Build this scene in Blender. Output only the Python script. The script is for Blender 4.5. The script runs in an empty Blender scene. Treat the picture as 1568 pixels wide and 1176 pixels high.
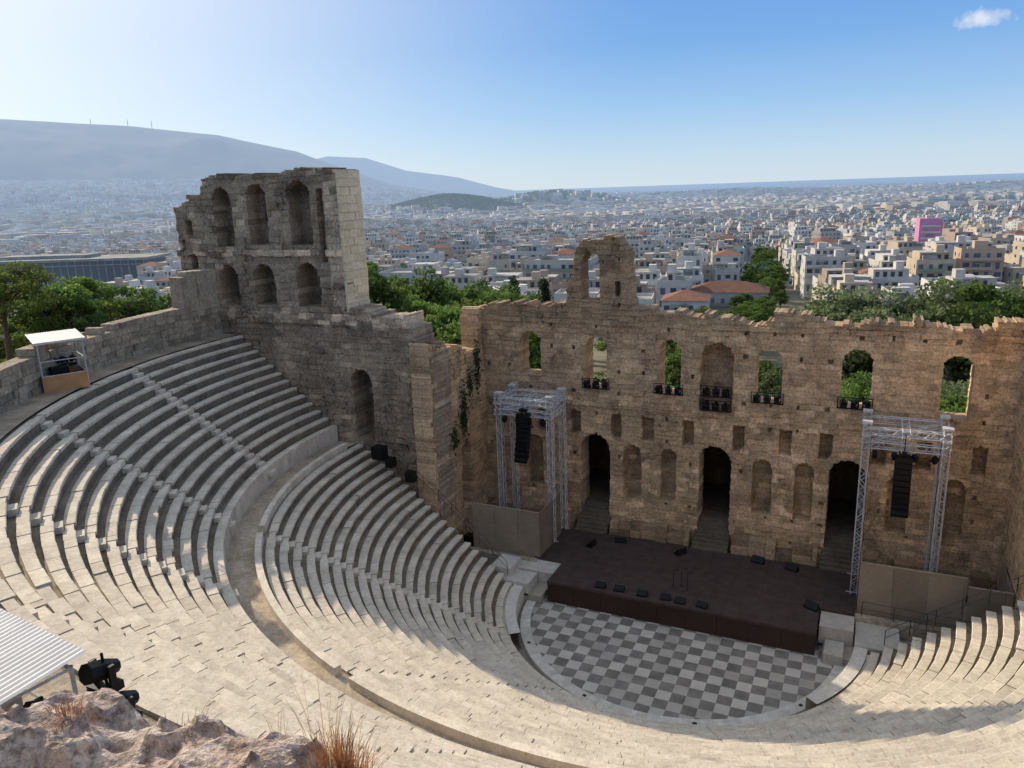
import bpy, bmesh, math, random
import numpy as np
from mathutils import Vector, Matrix
rng=np.random.default_rng(7); random.seed(7)
R_=math.radians
SC=bpy.context.scene
# ---------------------------------------------------------------- helpers
def link(ob,parent=None):
    SC.collection.objects.link(ob)
    if parent: ob.parent=parent
    return ob
_lat=np.random.default_rng(99).random((257,257))
def vn(x,y,scale=1.0,seed=0):
    x=np.asarray(x,float)/scale+seed*17.3; y=np.asarray(y,float)/scale+seed*9.1
    xi=np.floor(x).astype(int); yi=np.floor(y).astype(int)
    fx=x-xi; fy=y-yi; fx=fx*fx*(3-2*fx); fy=fy*fy*(3-2*fy)
    a=_lat[xi%256,yi%256];b=_lat[(xi+1)%256,yi%256];c=_lat[xi%256,(yi+1)%256];d=_lat[(xi+1)%256,(yi+1)%256]
    return (a*(1-fx)+b*fx)*(1-fy)+(c*(1-fx)+d*fx)*fy
def fbm(x,y,scale=1.0,seed=0,o=4):
    s=0;a=1;t=0
    for i in range(o):
        s=s+a*vn(x,y,scale,seed+i*3);t+=a;a*=.5;scale/=2.03
    return s/t
def hsh(i,j,seed=0):
    return _lat[(np.asarray(i).astype(int)*7+seed*13)%251,(np.asarray(j).astype(int)*11+seed*29)%253]
def mesh_q(name,V,mats,tint=None,mi=None,parent=None,smooth=False):
    V=np.asarray(V,float).reshape(-1,4,3); n=len(V)
    me=bpy.data.meshes.new(name)
    me.vertices.add(n*4); me.vertices.foreach_set("co",V.reshape(-1).astype(np.float32))
    me.loops.add(n*4); me.loops.foreach_set("vertex_index",np.arange(n*4,dtype=np.int32))
    me.polygons.add(n); me.polygons.foreach_set("loop_start",np.arange(0,n*4,4,dtype=np.int32))
    me.polygons.foreach_set("loop_total",np.full(n,4,dtype=np.int32))
    if mi is not None: me.polygons.foreach_set("material_index",np.asarray(mi,dtype=np.int32))
    me.update(calc_edges=True)
    at=me.attributes.new("tint",'FLOAT','FACE')
    at.data.foreach_set("value",np.asarray(tint if tint is not None else np.ones(n),dtype=np.float32))
    for m in mats: me.materials.append(m)
    ob=bpy.data.objects.new(name,me)
    return link(ob,parent)
def grid_mesh(name,X,Y,Z,mat,smooth=True,closed=False):
    nu,nv=X.shape
    me=bpy.data.meshes.new(name)
    co=np.stack([X,Y,Z],-1).reshape(-1,3)
    me.vertices.add(nu*nv);me.vertices.foreach_set("co",co.reshape(-1).astype(np.float32))
    i=np.arange(nu if closed else nu-1)[:,None];j=np.arange(nv-1)[None,:];i2=(i+1)%nu
    q=np.stack([i*nv+j,i2*nv+j,i2*nv+j+1,i*nv+j+1],-1).reshape(-1)
    n=len(q)//4
    me.loops.add(n*4);me.loops.foreach_set("vertex_index",q.astype(np.int32))
    me.polygons.add(n);me.polygons.foreach_set("loop_start",np.arange(0,n*4,4,dtype=np.int32));me.polygons.foreach_set("loop_total",np.full(n,4,dtype=np.int32))
    me.polygons.foreach_set("use_smooth",np.full(n,smooth))
    me.update(calc_edges=True);me.materials.append(mat)
    return link(bpy.data.objects.new(name,me))
def boxq(x0,x1,y0,y1,z0,z1):
    p=lambda x,y,z:(x,y,z)
    return [[p(x0,y0,z0),p(x1,y0,z0),p(x1,y0,z1),p(x0,y0,z1)],[p(x1,y1,z0),p(x0,y1,z0),p(x0,y1,z1),p(x1,y1,z1)],
      [p(x0,y1,z0),p(x0,y0,z0),p(x0,y0,z1),p(x0,y1,z1)],[p(x1,y0,z0),p(x1,y1,z0),p(x1,y1,z1),p(x1,y0,z1)],
      [p(x0,y0,z1),p(x1,y0,z1),p(x1,y1,z1),p(x0,y1,z1)],[p(x0,y1,z0),p(x1,y1,z0),p(x1,y0,z0),p(x0,y0,z0)]]
def xf(quads,M):
    A=np.asarray(quads,float).reshape(-1,3); M=np.array(M)
    return (A@M[:3,:3].T+M[:3,3]).reshape(-1,4,3)
def TR(x,y,z,rz=0,rx=0,ry=0):
    return Matrix.Translation((x,y,z))@Matrix.Rotation(rz,4,'Z')@Matrix.Rotation(rx,4,'X')@Matrix.Rotation(ry,4,'Y')
def tube(p,q,r,n=4):
    p=np.array(p,float);q=np.array(q,float);d=q-p;d/=np.linalg.norm(d)+1e-9
    a=np.cross(d,[0,0,1.0]) if abs(d[2])<.9 else np.cross(d,[1.0,0,0]);a/=np.linalg.norm(a);b=np.cross(d,a)
    o=[]
    for k in range(n):
        t0=2*math.pi*k/n;t1=2*math.pi*(k+1)/n
        u=a*math.cos(t0)*r+b*math.sin(t0)*r;v=a*math.cos(t1)*r+b*math.sin(t1)*r
        o.append([p+u,p+v,q+v,q+u])
    return o
# ---------------------------------------------------------------- materials
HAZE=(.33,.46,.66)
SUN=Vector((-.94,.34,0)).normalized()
def mat(name,col,col2=None,nscale=1.0,bump=0.3,bscale=6.0,rough=.9,tint=True,haze=False,extra=None,metal=0,stain=0,stain_col=(.07,.06,.05),detail=4,fine=0,finescale=5.,bdist=.12,streak=0):
    m=bpy.data.materials.new(name);m.use_nodes=True;nt=m.node_tree;N=nt.nodes;L=nt.links
    b=N["Principled BSDF"];b.inputs["Roughness"].default_value=rough;b.inputs["Metallic"].default_value=metal
    b.inputs["Specular IOR Level"].default_value=.2
    geo=N.new("ShaderNodeNewGeometry")
    no=N.new("ShaderNodeTexNoise");no.inputs["Scale"].default_value=nscale;no.inputs["Detail"].default_value=detail;no.inputs["Roughness"].default_value=.65
    L.new(geo.outputs["Position"],no.inputs["Vector"])
    rp=N.new("ShaderNodeValToRGB");rp.color_ramp.elements[0].position=.35;rp.color_ramp.elements[1].position=.65
    c2=col2 or tuple(c*.7 for c in col)
    rp.color_ramp.elements[0].color=(*c2,1);rp.color_ramp.elements[1].color=(*col,1)
    L.new(no.outputs["Fac"],rp.inputs["Fac"]);out=rp.outputs["Color"]
    if stain:
        mp=N.new("ShaderNodeMapping");mp.inputs["Scale"].default_value=(1,1,.28);L.new(geo.outputs["Position"],mp.inputs["Vector"])
        n2=N.new("ShaderNodeTexNoise");n2.inputs["Scale"].default_value=.9;n2.inputs["Detail"].default_value=6;n2.inputs["Roughness"].default_value=.72;L.new(mp.outputs[0],n2.inputs["Vector"])
        r2=N.new("ShaderNodeValToRGB");r2.color_ramp.elements[0].position=.52;r2.color_ramp.elements[1].position=.70
        r2.color_ramp.elements[0].color=(0,0,0,1);r2.color_ramp.elements[1].color=(stain,)*3+(1,)
        L.new(n2.outputs["Fac"],r2.inputs["Fac"])
        mx=N.new("ShaderNodeMixRGB");mx.inputs[2].default_value=(*stain_col,1);L.new(r2.outputs["Color"],mx.inputs[0]);L.new(out,mx.inputs[1]);out=mx.outputs[0]
    if fine:
        n3=N.new("ShaderNodeTexNoise");n3.inputs["Scale"].default_value=finescale;n3.inputs["Detail"].default_value=3;n3.inputs["Roughness"].default_value=.75;L.new(geo.outputs["Position"],n3.inputs["Vector"])
        m3=N.new("ShaderNodeMapRange");m3.inputs[1].default_value=.34;m3.inputs[2].default_value=.60;m3.inputs[3].default_value=1-fine;m3.inputs[4].default_value=1+fine*.3;L.new(n3.outputs["Fac"],m3.inputs[0])
        s3_=N.new("ShaderNodeVectorMath");s3_.operation='SCALE';L.new(out,s3_.inputs[0]);L.new(m3.outputs[0],s3_.inputs["Scale"]);out=s3_.outputs[0]
    if extra: out=extra(nt,out,geo)
    if tint:
        at=N.new("ShaderNodeAttribute");at.attribute_name="tint"
        mu=N.new("ShaderNodeVectorMath");mu.operation='SCALE';L.new(out,mu.inputs[0]);L.new(at.outputs["Fac"],mu.inputs["Scale"]);out=mu.outputs[0]
    L.new(out,b.inputs["Base Color"])
    if bump:
        bn=N.new("ShaderNodeTexNoise");bn.inputs["Scale"].default_value=bscale;bn.inputs["Detail"].default_value=4;bn.inputs["Roughness"].default_value=.7;L.new(geo.outputs["Position"],bn.inputs["Vector"])
        bu=N.new("ShaderNodeBump");bu.inputs["Strength"].default_value=bump;bu.inputs["Distance"].default_value=bdist;L.new(bn.outputs["Fac"],bu.inputs["Height"]);L.new(bu.outputs[0],b.inputs["Normal"])
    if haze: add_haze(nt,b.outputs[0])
    return m
def add_haze(nt,sh):  # distance haze painted into the surface as emission, paler on the sun side
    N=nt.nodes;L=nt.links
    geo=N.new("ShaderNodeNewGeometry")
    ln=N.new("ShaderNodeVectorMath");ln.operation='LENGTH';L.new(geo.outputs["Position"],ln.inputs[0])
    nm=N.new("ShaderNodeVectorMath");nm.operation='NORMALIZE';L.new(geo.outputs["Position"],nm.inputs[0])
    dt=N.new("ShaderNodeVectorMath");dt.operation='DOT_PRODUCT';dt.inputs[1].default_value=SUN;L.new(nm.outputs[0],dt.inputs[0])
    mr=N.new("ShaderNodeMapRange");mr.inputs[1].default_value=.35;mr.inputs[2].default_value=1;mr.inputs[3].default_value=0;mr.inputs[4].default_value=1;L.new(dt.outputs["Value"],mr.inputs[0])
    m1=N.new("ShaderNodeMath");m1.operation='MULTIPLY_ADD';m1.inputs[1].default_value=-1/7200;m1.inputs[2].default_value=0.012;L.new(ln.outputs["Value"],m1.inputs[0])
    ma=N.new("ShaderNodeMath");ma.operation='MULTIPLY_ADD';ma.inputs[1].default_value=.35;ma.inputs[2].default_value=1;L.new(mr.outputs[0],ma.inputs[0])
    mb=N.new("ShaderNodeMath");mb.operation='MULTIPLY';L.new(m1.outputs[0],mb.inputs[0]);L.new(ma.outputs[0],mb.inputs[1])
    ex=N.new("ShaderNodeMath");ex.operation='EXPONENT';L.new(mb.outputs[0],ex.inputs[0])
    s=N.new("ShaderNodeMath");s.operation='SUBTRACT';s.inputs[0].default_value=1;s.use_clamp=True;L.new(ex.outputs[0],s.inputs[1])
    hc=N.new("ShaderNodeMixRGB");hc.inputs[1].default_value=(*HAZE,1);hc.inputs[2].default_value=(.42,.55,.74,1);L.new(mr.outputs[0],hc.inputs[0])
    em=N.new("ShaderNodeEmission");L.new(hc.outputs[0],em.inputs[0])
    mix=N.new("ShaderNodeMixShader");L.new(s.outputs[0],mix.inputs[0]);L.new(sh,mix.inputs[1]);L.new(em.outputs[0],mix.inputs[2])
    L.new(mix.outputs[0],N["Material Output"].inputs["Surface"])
def leafmat(name,c,haze=False):
    m=bpy.data.materials.new(name);m.use_nodes=True;nt=m.node_tree;N=nt.nodes;L=nt.links
    b=N["Principled BSDF"];b.inputs["Roughness"].default_value=.7;b.inputs["Specular IOR Level"].default_value=.2
    at=N.new("ShaderNodeAttribute");at.attribute_name="tint"
    oi=N.new("ShaderNodeObjectInfo")
    mr=N.new("ShaderNodeMapRange");mr.inputs[3].default_value=.7;mr.inputs[4].default_value=1.35;L.new(oi.outputs["Random"],mr.inputs[0])
    mm=N.new("ShaderNodeMath");mm.operation='MULTIPLY';L.new(at.outputs["Fac"],mm.inputs[0]);L.new(mr.outputs[0],mm.inputs[1])
    mu=N.new("ShaderNodeVectorMath");mu.operation='SCALE';mu.inputs[0].default_value=c;L.new(mm.outputs[0],mu.inputs["Scale"])
    L.new(mu.outputs[0],b.inputs["Base Color"])
    tr=N.new("ShaderNodeBsdfTranslucent");L.new(mu.outputs[0],tr.inputs[0])
    mx=N.new("ShaderNodeMixShader");mx.inputs[0].default_value=.35;L.new(b.outputs[0],mx.inputs[1]);L.new(tr.outputs[0],mx.inputs[2])
    L.new(mx.outputs[0],N["Material Output"].inputs["Surface"])
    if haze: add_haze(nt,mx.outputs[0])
    return m
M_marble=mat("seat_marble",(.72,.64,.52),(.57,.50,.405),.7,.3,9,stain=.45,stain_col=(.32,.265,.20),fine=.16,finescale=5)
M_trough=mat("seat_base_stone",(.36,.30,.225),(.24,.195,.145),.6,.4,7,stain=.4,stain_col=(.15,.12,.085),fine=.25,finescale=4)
M_skene=mat("skene_stone",(.80,.57,.35),(.62,.435,.265),.7,1.0,6,stain=.6,stain_col=(.26,.185,.125),fine=.38,finescale=6.5,bdist=.15)
M_tower=mat("tower_stone",(.54,.425,.30),(.38,.295,.21),.8,1.0,6,stain=.65,stain_col=(.17,.135,.105),fine=.4,finescale=6,bdist=.15)
M_rim=mat("rim_wall_stone",(.52,.44,.33),(.36,.30,.225),1.2,.8,6,fine=.35)
M_pave=mat("paving",(.47,.42,.345),(.36,.32,.26),.6,.2,8,fine=.15)
M_white=mat("white_marble",(.70,.66,.59),(.56,.53,.47),1.5,.1,9,fine=.1)
M_stagef=mat("stage_fascia",(.060,.036,.028),None,.5,.02,5,rough=.6,tint=False)
M_panel=mat("wing_panel",(.30,.245,.18),(.235,.19,.14),.45,.05,5,rough=.7,fine=.12)
M_metal=mat("aluminium",(.66,.66,.66),None,4,0,5,rough=.5,metal=.1,tint=False)
M_steel=mat("dark_steel",(.06,.06,.065),None,4,0,5,rough=.5,metal=.5,tint=False)
M_black=mat("black_equipment",(.012,.012,.013),None,4,0,5,rough=.5,tint=False)
M_ply=mat("plywood",(.55,.30,.13),(.42,.22,.10),2,.05,8,rough=.7,tint=False)
M_roofw=mat("white_sheet_roof",(.58,.58,.58),(.48,.48,.49),2,0,8,rough=.6,tint=False)
M_leafA=leafmat("leaf_green",(.12,.19,.04))
M_leafB=leafmat("leaf_olive",(.15,.185,.085))
M_leafP=leafmat("leaf_pine",(.15,.195,.045))
M_leafC=leafmat("leaf_cypress",(.035,.06,.022))
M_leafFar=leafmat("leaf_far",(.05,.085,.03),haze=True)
M_bark=mat("bark",(.16,.11,.07),None,5,.5,12,tint=False)
M_dry=leafmat("dry_grass",(.42,.20,.09))
M_straw=leafmat("straw_grass",(.50,.36,.20))
# ---------------------------------------------------------------- world, sun, camera
EL=27
w=bpy.data.worlds.new("World");SC.world=w;w.use_nodes=True;nt=w.node_tree;N=nt.nodes;L=nt.links
bg=N["Background"];sk=N.new("ShaderNodeTexSky");sk.sky_type='NISHITA';sk.sun_disc=False
sk.sun_elevation=R_(EL);sk.sun_rotation=math.atan2(SUN.x,SUN.y);sk.air_density=1.0;sk.dust_density=.3;sk.ozone_density=3.0;sk.altitude=100
tc=N.new("ShaderNodeTexCoord");sp_=N.new("ShaderNodeSeparateXYZ");L.new(tc.outputs["Generated"],sp_.inputs[0])
rp=N.new("ShaderNodeValToRGB");cr=rp.color_ramp
S_=1/.13
stops=[(0.0,(.62,.75,.86)),(.03,(.54,.71,.87)),(.09,(.34,.57,.88)),(.16,(.19,.42,.82)),(.26,(.13,.33,.77)),(.45,(.28,.41,.70)),(.7,(.46,.54,.69)),(1.0,(.54,.60,.69))]  # upper stops, above the view, paled to add ambient fill in the shade
cr.elements[0].position=0;cr.elements[0].color=(*stops[0][1],1);cr.elements[1].position=1;cr.elements[1].color=(*stops[-1][1],1)
for p,c in stops[1:-1]:
    e=cr.elements.new(p);e.color=(*c,1)
L.new(sp_.outputs["Z"],rp.inputs[0])
s3=Vector((SUN.x*math.cos(R_(EL)),SUN.y*math.cos(R_(EL)),math.sin(R_(EL))))
dt=N.new("ShaderNodeVectorMath");dt.operation='DOT_PRODUCT';dt.inputs[1].default_value=s3;L.new(tc.outputs["Generated"],dt.inputs[0])
gl=N.new("ShaderNodeMapRange");gl.inputs[1].default_value=.55;gl.inputs[2].default_value=1.0;gl.inputs[3].default_value=0;gl.inputs[4].default_value=1;L.new(dt.outputs["Value"],gl.inputs[0])
pw=N.new("ShaderNodeMath");pw.operation='POWER';pw.inputs[1].default_value=2.0;L.new(gl.outputs[0],pw.inputs[0])
gm=N.new("ShaderNodeMixRGB");gm.inputs[2].default_value=(1.1,1.12,1.1,1);L.new(pw.outputs[0],gm.inputs[0]);L.new(rp.outputs[0],gm.inputs[1])
sc_=N.new("ShaderNodeVectorMath");sc_.operation='SCALE';sc_.inputs["Scale"].default_value=S_;L.new(gm.outputs[0],sc_.inputs[0])
mx=N.new("ShaderNodeMixRGB");mx.inputs[0].default_value=.88;L.new(sk.outputs[0],mx.inputs[1]);L.new(sc_.outputs[0],mx.inputs[2])
cdir=Vector((.083,.985,.153)).normalized()
sb=N.new("ShaderNodeVectorMath");sb.operation='SUBTRACT';sb.inputs[1].default_value=cdir;L.new(tc.outputs["Generated"],sb.inputs[0])
cn=N.new("ShaderNodeTexNoise");cn.inputs["Scale"].default_value=55;cn.inputs["Detail"].default_value=6;cn.inputs["Roughness"].default_value=.62;L.new(tc.outputs["Generated"],cn.inputs["Vector"])
ml=N.new("ShaderNodeVectorMath");ml.operation='MULTIPLY';ml.inputs[1].default_value=(34,34,95);L.new(sb.outputs[0],ml.inputs[0])
ln=N.new("ShaderNodeVectorMath");ln.operation='LENGTH';L.new(ml.outputs[0],ln.inputs[0])
c1=N.new("ShaderNodeMath");c1.operation='SUBTRACT';L.new(cn.outputs["Fac"],c1.inputs[0])
c0=N.new("ShaderNodeMath");c0.operation='MULTIPLY';c0.inputs[1].default_value=.45;L.new(ln.outputs["Value"],c0.inputs[0]);L.new(c0.outputs[0],c1.inputs[1])
c2=N.new("ShaderNodeMapRange");c2.inputs[1].default_value=.08;c2.inputs[2].default_value=.45;c2.inputs[3].default_value=0;c2.inputs[4].default_value=.75;L.new(c1.outputs[0],c2.inputs[0])
cm=N.new("ShaderNodeMixRGB");cm.inputs[2].default_value=(.88*S_,.9*S_,.95*S_,1);L.new(c2.outputs[0],cm.inputs[0]);L.new(mx.outputs[0],cm.inputs[1])
L.new(cm.outputs[0],bg.inputs[0]);bg.inputs[1].default_value=.13
sd=bpy.data.lights.new("sun","SUN");sd.energy=5.0;sd.angle=R_(.55);sd.color=(1,.86,.66)
so=link(bpy.data.objects.new("sun",sd))
so.rotation_euler=s3.to_track_quat('Z','Y').to_euler();so.location=(-80,20,60)
cd=bpy.data.cameras.new("camera");cd.sensor_width=36;cd.lens=1178/1568*36;cd.clip_end=90000;cd.clip_start=.1
cam=link(bpy.data.objects.new("camera",cd));SC.camera=cam
ya=R_(25.22);pi_=R_(14.2);ro=R_(2.0)
Rt=Vector((math.cos(ya),math.sin(ya),0));Fh=Vector((-math.sin(ya),math.cos(ya),0));Z=Vector((0,0,1))
Fw=Fh*math.cos(pi_)-Z*math.sin(pi_);Up=Fh*math.sin(pi_)+Z*math.cos(pi_)
cx=Rt*math.cos(ro)-Up*math.sin(ro);cy=Rt*math.sin(ro)+Up*math.cos(ro);cz=-Fw
CAM=Vector((10.25,-46.96,29))
cam.matrix_world=Matrix(((cx.x,cy.x,cz.x,CAM.x),(cx.y,cy.y,cz.y,CAM.y),(cx.z,cy.z,cz.z,CAM.z),(0,0,0,1)))
SC.view_settings.view_transform='Standard';SC.view_settings.look='None';SC.view_settings.exposure=0
# ---------------------------------------------------------------- terrain
def sst(a,b,x):
    t=np.clip((x-a)/(b-a),0,1);return t*t*(3-2*t)
def hillm(x,y): return np.exp(-(((x+1238)/230)**2+((y-2200)/200)**2)),np.exp(-(((x+1130)/300)**2+((y-2800)/220)**2))
def terr(x,y):
    x=np.asarray(x,float);y=np.asarray(y,float);r=np.hypot(x,y)
    base=np.interp(r,[0,30,150,300,500,1000,2000,3500,5200,7200,8800,12000,60000],[-1.5,-1.5,-12,-17,-26,-40,-50,-48,-50,-58,-90,-110,-110])
    th=np.degrees(np.arctan2(x,y))
    und=(fbm(x,y,900,3,3)-.5)*np.interp(r,[300,1200,3500,5800,7500],[0,26,75,70,10])
    left=sst(-24,-46,th)*np.interp(r,[1200,3500,5500,8000],[0,40,190,330])
    ha,hb=hillm(x,y)
    far=base+und+left+66*ha+72*hb
    phi=np.degrees(np.arctan2(y,x))%360
    k=np.exp(-((phi-279)/38.)**2)
    hz=18.0+k*np.interp(r,[40.5,46.5,60,120],[.6,8.6,12,25])
    wgt=np.interp(r,[40,46,90,200],[1,1,.6,0]);wgt=np.maximum(wgt,k*np.interp(r,[120,400],[1,0]))
    near=base*(1-wgt)+hz*wgt
    side=np.where(x<-44,1-np.clip((y-1.2)/50,0,1),1-sst(1.2,3.2,y))
    z=far*(1-side)+near*side
    z=np.where((r<39.3)&(y<3.3),-1.5,z)
    z=np.where((y<=24)&(y>-1)&(np.abs(x)<39),-1.5,z)
    return z
rr=np.concatenate([[0.01,15,30,39.2,39.4,40.2],np.geomspace(41,60000,210)])
aa=np.radians(np.arange(0,360,.9))
A,RR=np.meshgrid(aa,rr,indexing='ij');X=RR*np.cos(A);Y=RR*np.sin(A)
def fieldcol(nt,out,geo):
    N=nt.nodes;L=nt.links
    ln=N.new("ShaderNodeVectorMath");ln.operation='LENGTH';L.new(geo.outputs["Position"],ln.inputs[0])
    mr=N.new("ShaderNodeMapRange");mr.inputs[1].default_value=150;mr.inputs[2].default_value=400;L.new(ln.outputs["Value"],mr.inputs[0])
    mx=N.new("ShaderNodeMixRGB");mx.inputs[2].default_value=(.12,.125,.10,1);L.new(mr.outputs[0],mx.inputs[0]);L.new(out,mx.inputs[1]);return mx.outputs[0]
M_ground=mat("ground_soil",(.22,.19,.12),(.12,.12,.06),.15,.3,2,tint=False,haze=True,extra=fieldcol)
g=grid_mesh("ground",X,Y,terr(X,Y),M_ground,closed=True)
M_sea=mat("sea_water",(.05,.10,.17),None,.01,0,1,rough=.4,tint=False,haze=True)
th=np.radians(np.linspace(-30,60,60));r2=np.array([7600.,9000,15000,30000,60000])
T2,RR2=np.meshgrid(th,r2,indexing='ij');grid_mesh("sea",RR2*np.sin(T2),RR2*np.cos(T2),np.full_like(T2,-75.),M_sea)
def mtn(name,r0,th,el,w,m,seed):
    tt=np.linspace(th[0],th[-1],260);h=29+r0*np.tan(np.radians(np.interp(tt,th,el)))
    v=np.linspace(-1,1,50)
    T,Vv=np.meshgrid(tt,v,indexing='ij');Hh=np.meshgrid(h,v,indexing='ij')[0]
    Rr=r0+Vv*w
    px=Rr*np.sin(np.radians(T));py=Rr*np.cos(np.radians(T))
    prof=np.clip(1-np.abs(Vv)**1.3,0,1)
    gl=(fbm(px,py,900,seed,5)-.5)*380*np.clip(np.abs(Vv)*2.5,0,1)*prof**.4*np.clip(Hh/300,0.05,1)
    zz=-80+(Hh+80)*prof+gl
    grid_mesh(name,px,py,zz,m)
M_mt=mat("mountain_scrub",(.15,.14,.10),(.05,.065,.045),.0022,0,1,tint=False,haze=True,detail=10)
mtn("mountain",8000,[-95,-70,-56.8,-49.8,-44.8,-39.8,-36.8,-33.3,-29,-26],[4.5,5.2,5.1,4.75,4.15,3.03,1.8,.6,-.2,-.6],2600,M_mt,5)
mtn("distant_hill",14500,[-45,-40,-37.7,-35.1,-32.3,-28.6,-25.8,-22],[1.2,2.2,2.66,2.5,1.55,.95,.15,-.6],2500,M_mt,8)
q=[]
for t_,hh in ((-52.3,60),(-50.2,70),(-48.8,80)):
    x=8000*math.sin(R_(t_));y=8000*math.cos(R_(t_));z=29+8000*math.tan(R_(np.interp(t_,[-56.8,-49.8,-44.8],[5.1,4.75,4.15])))-15
    q+=tube((x,y,z),(x,y,z+hh),2)
mesh_q("antenna_mast",q,[M_steel])
# ---------------------------------------------------------------- relief walls
def arch(s,z,c,w_,z0,z1):
    r=w_/2
    return ((np.abs(s-c)<r)&(z>z0)&(z<z1-r))|(((s-c)**2+(z-(z1-r))**2<r*r)&(z>=z1-r))
def rect(s,z,c,w_,z0,z1): return (np.abs(s-c)<w_/2)&(z>z0)&(z<z1)
def relief(name,s0,s1,z0,z1,cell,fn,thick,place,mats,seed=0,course=.42,blen=.85,rel=.10,tintfn=None,parent=None):
    nx=int(round((s1-s0)/cell));nz=int(round((z1-z0)/cell))
    sc=s0+(np.arange(nx)+.5)*cell;zc=z0+(np.arange(nz)+.5)*cell
    S,Zc=np.meshgrid(sc,zc,indexing='ij')
    wz=Zc+(vn(S,Zc,3,seed)-.5)*.35+(vn(S,Zc,.8,seed+2)-.5)*.14
    ws=S+(vn(S,Zc,.7,seed+8)-.5)*.2
    ci=np.floor(wz/course);bi=np.floor(ws/(blen*(.75+.5*hsh(ci,ci,seed+5)))+hsh(ci,ci*3,seed)*7)
    h=hsh(bi,ci,seed+1);h2=hsh(bi,ci,seed+2)
    base,solid=fn(S,Zc)
    ero=np.clip((fbm(S,Zc,2.6,seed+4,4)-.42)*4,0,1)
    fz=fbm(S,Zc,.55,seed+9,2)
    dep=base+(h-.5)*rel*(.5+ero)+np.where((h2>.93)&(base<.2),.10*ero+.05,0)+(fz-.5)*.28*ero+(fbm(S,Zc,4,seed+6,2)-.5)*.25
    dep=dep+np.where((vn(S,Zc,.42,seed+12)>.86)&(base<.2),.16,0)*ero
    fr=np.abs(wz/course-ci-.5);dep=dep+np.where(fr>.5-.5*cell/course,.035*(.4+ero),0)
    dep=np.round(dep/.012)*.012
    ti=.80+.36*h+.26*(h2-.5)-.10*ero+(fz-.5)*.22
    ti=np.where(fr>.5-.4*cell/course,ti*.86,ti)
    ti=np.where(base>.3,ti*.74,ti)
    if tintfn is not None: ti=tintfn(S,Zc,ti,h)
    def P(s,d,z): return np.stack([s,d,z],-1)
    Q=[];T=[]
    sl=S-cell/2;sh=S+cell/2;zl=Zc-cell/2;zh=Zc+cell/2
    m=solid
    Q.append(np.stack([P(sl,dep,zl),P(sh,dep,zl),P(sh,dep,zh),P(sl,dep,zh)],-2)[m]);T.append(ti[m])
    tk=np.full_like(S,thick)
    Q.append(np.stack([P(sh,tk,zl),P(sl,tk,zl),P(sl,tk,zh),P(sh,tk,zh)],-2)[m]);T.append(ti[m])
    dd=np.where(solid,dep,thick)
    pd=np.pad(dd,1,constant_values=thick);pt=np.pad(ti,1,constant_values=1)
    a=pd[:-1,1:-1];b=pd[1:,1:-1];mk=np.abs(a-b)>1e-4
    ss=np.broadcast_to((s0+np.arange(nx+1)*cell)[:,None],a.shape);zz=np.broadcast_to(zc[None,:],a.shape)
    tt=np.where(a<b,pt[:-1,1:-1],pt[1:,1:-1])*.92
    Q.append(np.stack([P(ss,a,zz-cell/2),P(ss,b,zz-cell/2),P(ss,b,zz+cell/2),P(ss,a,zz+cell/2)],-2)[mk]);T.append(tt[mk])
    a=pd[1:-1,:-1];b=pd[1:-1,1:];mk=np.abs(a-b)>1e-4
    zz=np.broadcast_to((z0+np.arange(nz+1)*cell)[None,:],a.shape);ss=np.broadcast_to(sc[:,None],a.shape)
    tt=np.where(a<b,pt[1:-1,:-1],pt[1:-1,1:])*.92
    Q.append(np.stack([P(ss-cell/2,a,zz),P(ss-cell/2,b,zz),P(ss+cell/2,b,zz),P(ss+cell/2,a,zz)],-2)[mk]);T.append(tt[mk])
    V=np.concatenate(Q).reshape(-1,3);T=np.concatenate(T)
    j=cell*.9
    V=V+np.stack([(vn(V[:,0]*3.1,V[:,2]*3.1,.5,seed)-.5)*j,np.zeros(len(V)),(vn(V[:,0]*3.3,V[:,2]*2.9,.5,seed+3)-.5)*j],-1)
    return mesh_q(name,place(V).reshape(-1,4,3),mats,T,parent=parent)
skx=[-20.6,-19,-18.6,-15.2,-11.35,-11.3,-10.8,-10.6,-9.8,-7.2,-6.5,-6.25,-6.1,-2,2.7,4.2,4.3,6.6,6.7,11,13.0,13.1,13.6,13.7,15.7,17.7,17.8,20.6]
skz=[19.0,19.6,19.7,20.0,20.0,21.6,22.6,24.2,25.1,25.2,24.2,22,19.9,19.7,19.1,19.2,19.9,19.9,19.3,19.4,19.3,19.9,19.9,19.3,19.2,19.2,19.8,20.1]
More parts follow.
